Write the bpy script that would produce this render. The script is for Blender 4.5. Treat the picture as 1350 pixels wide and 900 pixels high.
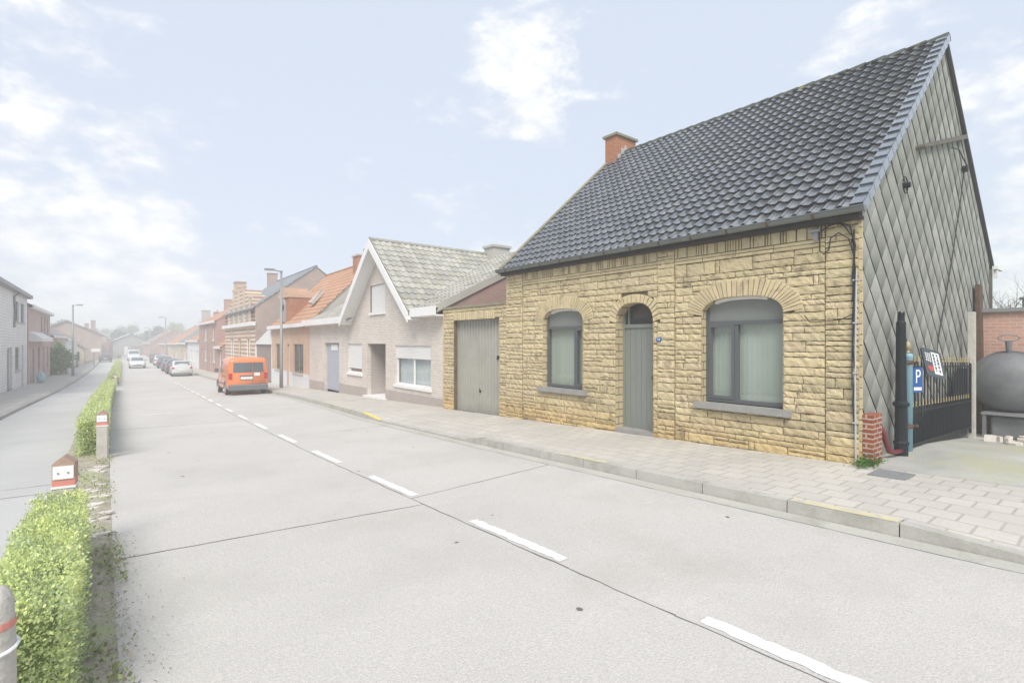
import bpy, bmesh, math, random
import numpy as np
from mathutils import Vector, Matrix
PI = math.pi
random.seed(7); rng = np.random.default_rng(7)
scene = bpy.context.scene
for o in list(bpy.data.objects): bpy.data.objects.remove(o)
col = scene.collection

# ------------------------------------------------------------------ camera
cam_d = bpy.data.cameras.new('camera'); cam = bpy.data.objects.new('camera', cam_d); col.objects.link(cam)
cam_d.sensor_width = 36.0; cam_d.lens = 36.0*682/1350; cam_d.clip_end = 3000; cam_d.clip_start = .05
cam.location = (0, 0, 1.75); cam.rotation_euler = (PI/2, 0, -math.atan2(.624, .7815))
scene.camera = cam

# ------------------------------------------------------------------ sky, sun, exposure
SUN_EL, SUN_AZ = 48.0, 222.0          # azimuth clockwise from +Y
world = bpy.data.worlds.new("World"); scene.world = world; world.use_nodes = True
wn, wl = world.node_tree.nodes, world.node_tree.links
wn.clear()
def N(t, **k):
    n = wn.new(t)
    for a, b in k.items(): setattr(n, a, b)
    return n
sky = N('ShaderNodeTexSky', sky_type='NISHITA', sun_disc=False)
sky.sun_elevation = math.radians(SUN_EL); sky.sun_rotation = math.radians(SUN_AZ)
sky.air_density = 1.0; sky.dust_density = 2.0; sky.ozone_density = 1.0
tc = N('ShaderNodeTexCoord')
mp = N('ShaderNodeMapping'); mp.inputs['Scale'].default_value = (1, 1, 2.0)
wl.new(tc.outputs['Generated'], mp.inputs['Vector'])
n1 = N('ShaderNodeTexNoise'); n1.inputs['Scale'].default_value = 5.0; n1.inputs['Detail'].default_value = 9; n1.inputs['Roughness'].default_value = .6; n1.inputs['Distortion'].default_value = .25
wl.new(mp.outputs[0], n1.inputs['Vector'])
def math_n(op, a, b=None, c=None, clamp=False):
    m = N('ShaderNodeMath', operation=op, use_clamp=clamp)
    for i, v in enumerate((a, b, c)):
        if v is None: continue
        if isinstance(v, (int, float)): m.inputs[i].default_value = v
        else: wl.new(v, m.inputs[i])
    return m.outputs[0]
n2 = N('ShaderNodeTexNoise'); n2.inputs['Scale'].default_value = 17; n2.inputs['Detail'].default_value = 8; n2.inputs['Roughness'].default_value = .62; wl.new(mp.outputs[0], n2.inputs['Vector'])
total = math_n('ADD', math_n('MULTIPLY', n1.outputs['Fac'], 1.25), math_n('MULTIPLY', n2.outputs['Fac'], .45))
# cloud banks: direction of each bank, cosine of its radius, weight
BANKS = [(-.03, .61, .09, .17), (.02, .52, .075, .18), (.05, .44, .05, .16), (.2, .60, .08, .12), (-.05, .20, .07, .14), (-.12, .27, .04, .10), (-.80, .20, .10, .19), (-.95, .24, .11, .19), (-.66, .15, .08, .15), (-.76, .38, .05, .15), (-.18, .44, .04, .14), 
         (.60, .58, .09, .15), (.50, .42, .05, .12), (.93, .50, .09, .17), (-.99, .42, .05, .15), (.95, .08, .09, .16), (-.6, .36, .03, .1), (-.35, .60, .2, -.10), (-.45, .35, .14, -.08), (.3, .3, .15, -.06)]
for tx, ty, rad, wgt in BANKS:
    v = Vector((.624+.7815*tx, .7815-.624*tx, ty)).normalized()
    dt = N('ShaderNodeVectorMath', operation='DISTANCE'); wl.new(tc.outputs['Generated'], dt.inputs[0]); dt.inputs[1].default_value = v
    q = math_n('DIVIDE', dt.outputs['Value'], rad)
    q = math_n('MULTIPLY', math_n('MULTIPLY', q, q), -1.0)
    q = math_n('MULTIPLY', math_n('EXPONENT', q), wgt)
    total = math_n('ADD', total, q)
mr = N('ShaderNodeMapRange', interpolation_type='SMOOTHSTEP'); mr.inputs['From Min'].default_value = .905; mr.inputs['From Max'].default_value = 1.20
wl.new(total, mr.inputs['Value'])
skys = N('ShaderNodeMix', data_type='RGBA', blend_type='ADD'); skys.inputs['Factor'].default_value = 1
sdim = N('ShaderNodeVectorMath', operation='SCALE'); sdim.inputs['Scale'].default_value = .10; wl.new(sky.outputs[0], sdim.inputs[0])
wl.new(sdim.outputs[0], skys.inputs['A']); skys.inputs['B'].default_value = (3.0, 3.32, 3.88, 1)    # thin high haze over the blue
cl = N('ShaderNodeMix', data_type='RGBA'); wl.new(mr.outputs[0], cl.inputs['Factor'])
wl.new(skys.outputs['Result'], cl.inputs['A'])
cs = N('ShaderNodeMix', data_type='RGBA'); cs.inputs['A'].default_value = (4.05, 4.2, 4.5, 1); cs.inputs['B'].default_value = (4.95, 4.98, 5.05, 1)     # grey folds inside the clouds
n3 = N('ShaderNodeMapRange'); n3.inputs['From Min'].default_value = .38; n3.inputs['From Max'].default_value = .58; wl.new(n2.outputs['Fac'], n3.inputs['Value']); wl.new(n3.outputs[0], cs.inputs['Factor']); wl.new(cs.outputs['Result'], cl.inputs['B'])
bg = N('ShaderNodeBackground'); bg.inputs['Strength'].default_value = .1
wl.new(cl.outputs['Result'], bg.inputs['Color'])
wo = N('ShaderNodeOutputWorld'); wl.new(bg.outputs[0], wo.inputs['Surface'])

sun_d = bpy.data.lights.new('sun', 'SUN'); sun = bpy.data.objects.new('sun', sun_d); col.objects.link(sun)
sun_d.energy = 1.7; sun_d.angle = math.radians(28); sun_d.color = (1, .95, .87)
az, el = math.radians(SUN_AZ), math.radians(SUN_EL)
sdir = Vector((math.sin(az)*math.cos(el), math.cos(az)*math.cos(el), math.sin(el)))
sun.rotation_euler = sdir.to_track_quat('Z', 'Y').to_euler()
vs = scene.view_settings; vs.view_transform = 'Standard'; vs.look = 'None'; vs.gamma = 1; vs.use_curve_mapping = False
vs.exposure = 1.13
scene.cycles.volume_bounces = 3

# ------------------------------------------------------------------ lie of the land (street runs along +Y, houses on +X)
def c(Y): return 0 if Y <= 0 else (.0005*Y*Y if Y < 30 else .45+.029*(Y-30))     # bend of the street
def g(Y):                                                                         # fall of the street
    if Y < 35: return -.03*Y
    if Y < 80: t = Y-35; return -1.05-.03*t+.03*t*t/90
    return -1.725
def interp(t, pts):
    if t <= pts[0][0]: return pts[0][1]
    for (a, x), (b, y) in zip(pts, pts[1:]):
        if t <= b: return x+(y-x)*(t-a)/(b-a)
    return pts[-1][1]
def K(Y):                                                                         # right kerb line
    return interp(Y, [(-30, 5.5), (0, 5.76), (8, 5.78), (14, 5.9), (18, 6.25), (23, 6.6), (30, 6.8), (57, 7.6), (70, 7.8), (110, 8.1), (160, 9)])
def KH(Y):                                                                        # kerb height, dropped before drives
    return interp(Y, [(-9, .02), (0.1, .02), (1.5, .12), (8.2, .12), (8.9, .022), (13.1, .022), (14.2, .12), (400, .12)])
def LW(Y): return interp(Y, [(0, -4.6), (40, -4.1), (52, -3.97), (67, -3.68), (82, -3.1), (100, -1.7), (125, .3), (160, 2)])
def RW(Y): return 8.33 if Y < 13.9 else interp(Y, [(13.9, 8.43), (20, 8.54), (28.2, 8.75), (37, 9.02), (42, 9.17), (57, 9.58), (160, 9.8)])

# ------------------------------------------------------------------ materials
def mat(name, color, rough=.8, var=.12, vscale=3.0, bump=0.0, bscale=40.0, metallic=0.0, attr=False, spec=.5, coat=0.0, dirt=None, dscale=1.2, dlo=.55, dhi=.75, fine=0.0, stretch=None):
    m = bpy.data.materials.new(name); m.use_nodes = True
    nt = m.node_tree; nd, lk = nt.nodes, nt.links
    b = nd['Principled BSDF']
    b.inputs['Roughness'].default_value = rough; b.inputs['Metallic'].default_value = metallic
    b.inputs['Specular IOR Level'].default_value = spec; b.inputs['Coat Weight'].default_value = coat
    t = nd.new('ShaderNodeTexCoord'); vec = t.outputs['Object']
    if stretch:
        mp = nd.new('ShaderNodeMapping'); mp.inputs['Scale'].default_value = stretch; lk.new(vec, mp.inputs['Vector']); vec = mp.outputs[0]
    def noise(s, d=6, r=.6):
        n = nd.new('ShaderNodeTexNoise'); n.inputs['Scale'].default_value = s; n.inputs['Detail'].default_value = d; n.inputs['Roughness'].default_value = r
        lk.new(vec, n.inputs['Vector']); return n.outputs['Fac']
    base = None
    if attr:
        a = nd.new('ShaderNodeAttribute'); a.attribute_name = 'tone'; base = a.outputs['Color']
    else:
        rg = nd.new('ShaderNodeRGB'); rg.outputs[0].default_value = (*color, 1); base = rg.outputs[0]
    def mulby(base, fac, lo, hi):
        r = nd.new('ShaderNodeMapRange'); r.inputs['From Min'].default_value = .25; r.inputs['From Max'].default_value = .75
        r.inputs['To Min'].default_value = lo; r.inputs['To Max'].default_value = hi; lk.new(fac, r.inputs['Value'])
        mx = nd.new('ShaderNodeMix'); mx.data_type = 'RGBA'; mx.blend_type = 'MULTIPLY'; mx.inputs['Factor'].default_value = 1
        lk.new(base, mx.inputs['A']); cb = nd.new('ShaderNodeCombineColor')
        for i in range(3): lk.new(r.outputs[0], cb.inputs[i])
        lk.new(cb.outputs[0], mx.inputs['B']); return mx.outputs['Result']
    if var: base = mulby(base, noise(vscale), 1-var, 1+var)
    if fine: base = mulby(base, noise(bscale*1.3, 3, .7), 1-fine, 1+fine)
    if dirt:
        r = nd.new('ShaderNodeMapRange'); r.inputs['From Min'].default_value = dlo; r.inputs['From Max'].default_value = dhi; lk.new(noise(dscale, 8, .68), r.inputs['Value'])
        mx = nd.new('ShaderNodeMix'); mx.data_type = 'RGBA'; lk.new(r.outputs[0], mx.inputs['Factor']); lk.new(base, mx.inputs['A']); mx.inputs['B'].default_value = (*dirt, 1); base = mx.outputs['Result']
    lk.new(base, b.inputs['Base Color'])
    if bump:
        bp = nd.new('ShaderNodeBump'); bp.inputs['Strength'].default_value = bump; bp.inputs['Distance'].default_value = .02
        lk.new(noise(bscale, 5), bp.inputs['Height']); lk.new(bp.outputs[0], b.inputs['Normal'])
    return m

def brick_mat(name, c1, c2, mortar, bw=.22, rh=.075, ms=.012, flat=False, bump=.5, rough=.85, offset=.5, var=.15, stain=None):
    m = bpy.data.materials.new(name); m.use_nodes = True
    nt = m.node_tree; nd, lk = nt.nodes, nt.links; b = nd['Principled BSDF']; b.inputs['Roughness'].default_value = rough
    t = nd.new('ShaderNodeTexCoord'); s = nd.new('ShaderNodeSeparateXYZ'); lk.new(t.outputs['Object'], s.inputs[0])
    cb = nd.new('ShaderNodeCombineXYZ')
    if flat: lk.new(s.outputs['Y'], cb.inputs['X']); lk.new(s.outputs['X'], cb.inputs['Y'])
    else:
        ad = nd.new('ShaderNodeMath'); lk.new(s.outputs['X'], ad.inputs[0]); lk.new(s.outputs['Y'], ad.inputs[1]); lk.new(ad.outputs[0], cb.inputs['X']); lk.new(s.outputs['Z'], cb.inputs['Y'])
    wob = nd.new('ShaderNodeTexNoise'); wob.inputs['Scale'].default_value = 2.5; lk.new(t.outputs['Object'], wob.inputs['Vector'])
    wm = nd.new('ShaderNodeVectorMath'); wm.operation = 'SCALE'; wm.inputs['Scale'].default_value = .012; lk.new(wob.outputs['Color'], wm.inputs[0])
    wa = nd.new('ShaderNodeVectorMath'); lk.new(cb.outputs[0], wa.inputs[0]); lk.new(wm.outputs[0], wa.inputs[1])
    br = nd.new('ShaderNodeTexBrick'); lk.new(wa.outputs[0], br.inputs['Vector'])
    br.offset = offset
    for k, v in (('Scale', 1), ('Mortar Size', ms), ('Mortar Smooth', .15), ('Bias', 0), ('Brick Width', bw), ('Row Height', rh)): br.inputs[k].default_value = v
    br.inputs['Color1'].default_value = (*c1, 1); br.inputs['Color2'].default_value = (*c2, 1); br.inputs['Mortar'].default_value = (*mortar, 1)
    base = br.outputs['Color']
    def mulnoise(base, sc, lo, hi):
        n = nd.new('ShaderNodeTexNoise'); n.inputs['Scale'].default_value = sc; n.inputs['Detail'].default_value = 6; lk.new(t.outputs['Object'], n.inputs['Vector'])
        r = nd.new('ShaderNodeMapRange'); r.inputs['From Min'].default_value = .3; r.inputs['From Max'].default_value = .7; r.inputs['To Min'].default_value = lo; r.inputs['To Max'].default_value = hi
        lk.new(n.outputs['Fac'], r.inputs['Value']); mx = nd.new('ShaderNodeMix'); mx.data_type = 'RGBA'; mx.blend_type = 'MULTIPLY'; mx.inputs['Factor'].default_value = 1
        c3 = nd.new('ShaderNodeCombineColor')
        for i in range(3): lk.new(r.outputs[0], c3.inputs[i])
        lk.new(base, mx.inputs['A']); lk.new(c3.outputs[0], mx.inputs['B']); return mx.outputs['Result']
    base = mulnoise(base, .9, 1-var, 1+var*.6); base = mulnoise(base, 30, 1-var*.6, 1+var*.6)
    if stain:
        n = nd.new('ShaderNodeTexNoise'); n.inputs['Scale'].default_value = .8; n.inputs['Detail'].default_value = 8; lk.new(t.outputs['Object'], n.inputs['Vector'])
        r = nd.new('ShaderNodeMapRange'); r.inputs['From Min'].default_value = .52; r.inputs['From Max'].default_value = .7; r.inputs['To Max'].default_value = .7; lk.new(n.outputs['Fac'], r.inputs['Value'])
        mx = nd.new('ShaderNodeMix'); mx.data_type = 'RGBA'; lk.new(r.outputs[0], mx.inputs['Factor']); lk.new(base, mx.inputs['A']); mx.inputs['B'].default_value = (*stain, 1); base = mx.outputs['Result']
    lk.new(base, b.inputs['Base Color'])
    bp = nd.new('ShaderNodeBump'); bp.inputs['Strength'].default_value = bump; bp.inputs['Distance'].default_value = .01
    inv = nd.new('ShaderNodeMath'); inv.operation = 'SUBTRACT'; inv.inputs[0].default_value = 1; lk.new(br.outputs['Fac'], inv.inputs[1])
    lk.new(inv.outputs[0], bp.inputs['Height']); lk.new(bp.outputs[0], b.inputs['Normal'])
    return m

def glass_mat(name, tint=(.9, .95, .93), refl=.25):
    m = bpy.data.materials.new(name); m.use_nodes = True
    nt = m.node_tree; nd, lk = nt.nodes, nt.links; out = nd['Material Output']; nd.remove(nd['Principled BSDF'])
    tr = nd.new('ShaderNodeBsdfTransparent'); tr.inputs[0].default_value = (*tint, 1)
    gl = nd.new('ShaderNodeBsdfGlossy'); gl.inputs['Roughness'].default_value = .03
    fr = nd.new('ShaderNodeLayerWeight'); fr.inputs['Blend'].default_value = .35
    pw = nd.new('ShaderNodeMath'); pw.operation = 'POWER'; pw.inputs[1].default_value = 2.5; lk.new(fr.outputs['Facing'], pw.inputs[0])
    ad = nd.new('ShaderNodeMath'); ad.operation = 'MULTIPLY_ADD'; ad.inputs[1].default_value = .6; ad.inputs[2].default_value = refl; ad.use_clamp = True; lk.new(pw.outputs[0], ad.inputs[0])
    mx = nd.new('ShaderNodeMixShader'); lk.new(ad.outputs[0], mx.inputs[0]); lk.new(tr.outputs[0], mx.inputs[1]); lk.new(gl.outputs[0], mx.inputs[2]); lk.new(mx.outputs[0], out.inputs['Surface'])
    return m

M = {}
M['concrete_road'] = mat('concrete_road', (.53, .507, .478), .9, .07, .35, .45, 60, fine=.22, dirt=(.42, .40, .36), dscale=.6, dlo=.48, dhi=.9)
M['asphalt'] = mat('service_road_asphalt', (.50, .495, .48), .92, .1, .5, .35, 60, fine=.14, dirt=(.42, .41, .39), dscale=.7, dlo=.5, dhi=.9)
M['gutter_strip'] = mat('gutter_concrete', (.46, .45, .40), .9, .12, 2, .3, 50, fine=.1, dirt=(.34, .33, .28), dscale=1.5)
M['kerb'] = mat('kerb_concrete', (.46, .45, .41), .9, .12, 3, .3, 50, fine=.1, dirt=(.30, .29, .25), dscale=2.5, dlo=.5, dhi=.8)
M['yellow'] = mat('worn_yellow_paint', (.60, .54, .36), .8, .12, 6, .2, 60, dirt=(.46, .45, .40), dscale=7, dlo=.48, dhi=.6)
M['yellow_new'] = mat('yellow_paint', (.75, .60, .13), .8, .1, 6, .2, 60)
M['paint'] = mat('white_road_paint', (.80, .80, .79), .8, .05, 6, .2, 60, dirt=(.56, .545, .525), dscale=14, dlo=.56, dhi=.66)
M['joint'] = mat('joint_tar', (.16, .155, .145), .9, .3, 6)
M['pavers'] = brick_mat('pavement_pavers', (.56, .53, .475), (.50, .475, .43), (.40, .37, .32), .30, .30, .011, flat=True, bump=.6, var=.1, stain=(.50, .46, .42))
M['pavers_left'] = brick_mat('pavement_tiles', (.56, .54, .49), (.50, .48, .44), (.38, .36, .32), .30, .30, .012, flat=True, bump=.5, var=.12)
M['drive'] = mat('yard_concrete', (.42, .42, .39), .75, .22, 1.2, .4, 30, fine=.1, dirt=(.44, .43, .29), dscale=.55, dlo=.47, dhi=.62)
M['soil'] = mat('median_soil', (.40, .36, .29), .95, .25, 6, .9, 40, fine=.35, dirt=(.40, .42, .24), dscale=2.2, dlo=.5, dhi=.62)
M['grass'] = mat('ground_grass', (.16, .20, .09), .95, .3, .2, .5, 5)
M['mortar'] = mat('dark_mortar', (.14, .11, .065), .95, .3, 4, .4, 60)
M['stone'] = mat('tan_stone', (.5, .42, .25), .9, .10, 5, .55, 55, attr=True, fine=.18, dirt=(.15, .115, .065), dscale=2.9, dlo=.555, dhi=.74)
M['stone_reveal'] = brick_mat('tan_stone_reveal', (.56, .46, .28), (.50, .41, .25), (.17, .13, .08), .5, .15, .010, var=.15, bump=.7)
M['blue_stone'] = mat('grey_sill_stone', (.30, .295, .28), .8, .15, 6, .3, 60, fine=.12)
M['frame'] = mat('dark_grey_frame', (.10, .11, .115), .4, .04, 3)
M['frame_panel'] = mat('grey_shutter_box', (.20, .215, .20), .55, .06, 3)
M['door'] = mat('grey_green_door', (.215, .235, .215), .55, .1, 2, .12, 30, stretch=(1, 6, .6))
M['garage'] = mat('pale_metal_garage_door', (.37, .365, .32), .5, .10, 2.2, .05, 30, dirt=(.27, .27, .24), dscale=1.4, dlo=.56, dhi=.82)
M['glass'] = glass_mat('window_glass', (.93, .95, .95), .15)
M['glass_dark'] = mat('dark_glass', (.03, .035, .035), .05, 0, spec=.8)
M['curtain'] = mat('net_curtain', (.44, .50, .43), .9, .12, .8)
M['curtain_white'] = mat('white_curtain', (.66, .72, .74), .9, .12, 1.5, .2, 20, stretch=(1, 7, .5))
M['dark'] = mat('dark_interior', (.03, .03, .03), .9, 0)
M['slate'] = mat('grey_diamond_slate', (.36, .38, .35), .85, .16, 2.2, .25, 40, attr=True, fine=.14, dirt=(.19, .20, .17), dscale=1.5, dlo=.52, dhi=.75)
M['slate_gap'] = mat('slate_backing', (.05, .052, .045), .9, .2, 4)
M['tile'] = mat('dark_glazed_roof_tile', (.05, .055, .065), .13, .32, 2.5, .25, 22, attr=True, spec=1.0, coat=1.0, dirt=(.10, .10, .085), dscale=1.6, dlo=.6, dhi=.85)
M['ridge'] = mat('mossy_ridge_tile', (.07, .08, .065), .7, .3, 3, .6, 30, dirt=(.26, .20, .04), dscale=3.2, dlo=.60, dhi=.66)
M['verge'] = mat('mossy_verge_mortar', (.27, .25, .17), .9, .3, 3, .6, 30, dirt=(.12, .12, .07), dscale=3)
M['gutter'] = mat('dark_zinc_gutter', (.17, .185, .175), .45, .2, 3, .1, 30, metallic=.3)
M['rust'] = mat('rusty_metal', (.10, .06, .035), .85, .35, 8, .5, 40)
M['red_brick'] = brick_mat('red_brick_pier', (.34, .085, .035), (.25, .06, .03), (.42, .38, .30), .2, .068, .011, var=.25)
M['orange_brick'] = brick_mat('orange_chimney_brick', (.50, .17, .06), (.40, .13, .05), (.40, .30, .22), .2, .066, .009, var=.2)
M['black_iron'] = mat('black_painted_iron', (.010, .015, .018), .5, .3, 8, .2, 60, spec=.3)
M['blue_paint'] = mat('pale_blue_paint', (.25, .45, .55), .55, .1, 4, .15, 40, dirt=(.35, .33, .25), dscale=3, dlo=.58, dhi=.7)
M['weathered_metal'] = mat('weathered_brass', (.35, .30, .18), .5, .2, 8, metallic=.3)
M['gold'] = mat('gold_paint', (.40, .32, .15), .5, .15, 8, metallic=.2)
M['conduit'] = mat('white_plastic', (.45, .46, .45), .5, .05)
M['cable'] = mat('black_cable', (.02, .02, .02), .6, 0)
M['sign_blue'] = mat('sign_blue', (.02, .10, .33), .4, .03)
M['white'] = mat('sign_white', (.82, .83, .83), .5, .02)
M['sign_slate'] = mat('sign_dark_slate', (.075, .095, .115), .45, .08, 5)
M['sign_red'] = mat('sign_red', (.55, .10, .08), .5, .05)
M['red'] = mat('red_hose', (.17, .022, .028), .5, .1)
M['leaf'] = mat('box_hedge_leaf', (.3, .4, .08), .55, 0, attr=True, spec=.35)
M['foliage'] = mat('foliage_leaf', (.2, .28, .08), .6, 0, attr=True, spec=.3)
M['bark'] = mat('bark', (.22, .19, .15), .9, .25, 8, .6, 30)
M['post_conc'] = mat('weathered_concrete_post', (.52, .50, .45), .9, .18, 6, .5, 40, fine=.12, dirt=(.38, .39, .31), dscale=4)
M['post_top'] = mat('post_brown_cap', (.40, .28, .22), .85, .2, 8, .4, 40)
M['post_red'] = mat('post_red_band', (.62, .25, .21), .7, .15, 8)
M['white_plaster'] = mat('white_plaster', (.74, .75, .75), .85, .05, 1.5, .15, 30)
M['white_trim'] = mat('white_fascia', (.80, .80, .79), .6, .04, 1.5)
M['shutter'] = brick_mat('white_roller_shutter', (.78, .78, .77), (.76, .76, .75), (.60, .60, .60), 40, .05, .006, var=.02, bump=.3, rough=.5)
M['h2_brick'] = brick_mat('beige_brick', (0.675, 0.579, 0.495), (0.548, 0.468, 0.399), (0.720, 0.720, 0.707), .21, .065, .010, var=.08)
M['h2_plinth'] = brick_mat('plinth_brick', (0.442, 0.367, 0.336), (0.389, 0.336, 0.314), (0.484, 0.452, 0.420), .21, .065, .010, var=.08)
M['h2_side'] = brick_mat('pink_gable_brick', (.42, .24, .20), (.36, .21, .18), (.38, .32, .29), .21, .065, .010, var=.1)
M['h3_brick'] = brick_mat('orange_brick', (0.643, 0.410, 0.261), (0.569, 0.357, 0.240), (0.611, 0.516, 0.431), .21, .075, .010, var=.12)
M['h4_brick'] = brick_mat('brown_gable_brick', (0.442, 0.314, 0.261), (0.389, 0.283, 0.240), (0.442, 0.389, 0.346), .21, .075, .010, var=.12)
M['stripe_brick'] = brick_mat('striped_brick', (0.463, 0.272, 0.208), (0.442, 0.261, 0.208), (0.717, 0.654, 0.505), 30, .32, .075, var=.1, bump=.1)
M['red_house'] = brick_mat('red_house_brick', (0.484, 0.272, 0.219), (0.420, 0.240, 0.198), (0.463, 0.378, 0.336), .21, .075, .010, var=.12)
M['pink_house'] = brick_mat('pink_house_brick', (0.548, 0.389, 0.346), (0.484, 0.346, 0.314), (0.526, 0.452, 0.420), .21, .075, .010, var=.1)
M['white_brick'] = brick_mat('white_painted_brick', (.80, .81, .79), (.75, .76, .74), (.60, .60, .58), .4, .16, .016, var=.08)
M['yard_wall'] = brick_mat('yard_wall_brick', (.58, .33, .25), (.51, .28, .21), (.54, .44, .38), .21, .075, .010, var=.08)
M['beige_plaster'] = mat('beige_plaster', (.55, .48, .38), .9, .06, 1)
M['cement'] = mat('grey_cement', (.46, .44, .40), .9, .1, 1.5, .3, 20)
M['grey_wall'] = mat('grey_render', (.36, .36, .36), .9, .08, 1)
M['tile_grey'] = mat('grey_concrete_tile', (.33, .325, .29), .8, .2, 1.5, .3, 30, attr=True, dirt=(.40, .38, .26), dscale=2, dlo=.55, dhi=.75)
def roof_mat(name, c1, c2): return brick_mat(name, c1, c2, tuple(v*.45 for v in c1), .24, .26, .03, var=.15, bump=.9, rough=.8)
M['tile_orange'] = roof_mat('orange_roof_tile', (.64, .35, .20), (.55, .30, .18))
M['tile_slate'] = roof_mat('slate_roof_tile', (.31, .33, .35), (.27, .29, .31))
M['tile_brown'] = roof_mat('brown_roof_tile', (.40, .31, .27), (.36, .28, .24))
M['garage_blue'] = brick_mat('pale_blue_door', (.44, .48, .54), (.43, .47, .53), (.36, .40, .46), .12, .12, .012, var=.04, bump=.3, rough=.5)
M['brown_wood'] = mat('brown_wood', (.28, .22, .20), .7, .15, 3, .1, 20)
M['plinth_white'] = mat('pale_plinth', (.70, .71, .73), .8, .06, 2)
M['lamp_grey'] = mat('grey_lamp_metal', (.28, .29, .29), .5, .08, 3, metallic=.3)
M['car_orange'] = mat('orange_car_paint', (.78, .24, .08), .3, 0, coat=.6)
M['car_white'] = mat('silver_white_car_paint', (.62, .64, .64), .3, 0, coat=.5)
M['car_dark'] = mat('dark_grey_car_paint', (.09, .09, .11), .3, 0, coat=.5)
M['car_blue'] = mat('dark_blue_car_paint', (.13, .13, .20), .3, 0, coat=.5)
M['tyre'] = mat('rubber', (.03, .03, .03), .8, .1)
M['rim'] = mat('wheel_rim', (.45, .46, .47), .35, .05, metallic=.6)
M['bumper'] = mat('dark_plastic', (.15, .155, .165), .6, .05)
M['car_glass'] = mat('car_glass', (.12, .14, .15), .06, 0, spec=.8)
M['tail_light'] = mat('tail_light', (.50, .03, .04), .25, 0)
M['tank'] = mat('dull_black_tank', (.17, .175, .185), .55, .25, 3, .15, 20)
M['plate'] = mat('number_plate', (.75, .75, .72), .5, .02)
M['bag'] = mat('pale_turquoise_plastic', (.38, .62, .64), .4, .1, 5, .5, 12)
M['paper'] = mat('pale_rubble', (.62, .58, .52), .9, .15, 8)
M['manhole'] = mat('grey_iron_cover', (.22, .23, .23), .7, .15, 8, .5, 60)
M['solar'] = mat('white_roof_sheet', (.85, .86, .87), .5, .02)
M['shaded_wood'] = mat('shaded_soffit_wood', (.035, .032, .028), .8, .2, 5)  # shadow under the eaves put into the board colour
M['timber'] = mat('weathered_timber', (.13, .12, .095), .85, .25, 5, .5, 25)

for k in ('leaf', 'foliage'):          # leaves let light through
    nt = M[k].node_tree; tl = nt.nodes.new('ShaderNodeBsdfTranslucent'); bs = nt.nodes['Principled BSDF']
    nt.links.new(bs.inputs['Base Color'].links[0].from_socket, tl.inputs['Color']); mx = nt.nodes.new('ShaderNodeMixShader'); mx.inputs[0].default_value = .4
    nt.links.new(bs.outputs[0], mx.inputs[1]); nt.links.new(tl.outputs[0], mx.inputs[2]); nt.links.new(mx.outputs[0], nt.nodes['Material Output'].inputs['Surface'])
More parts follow.
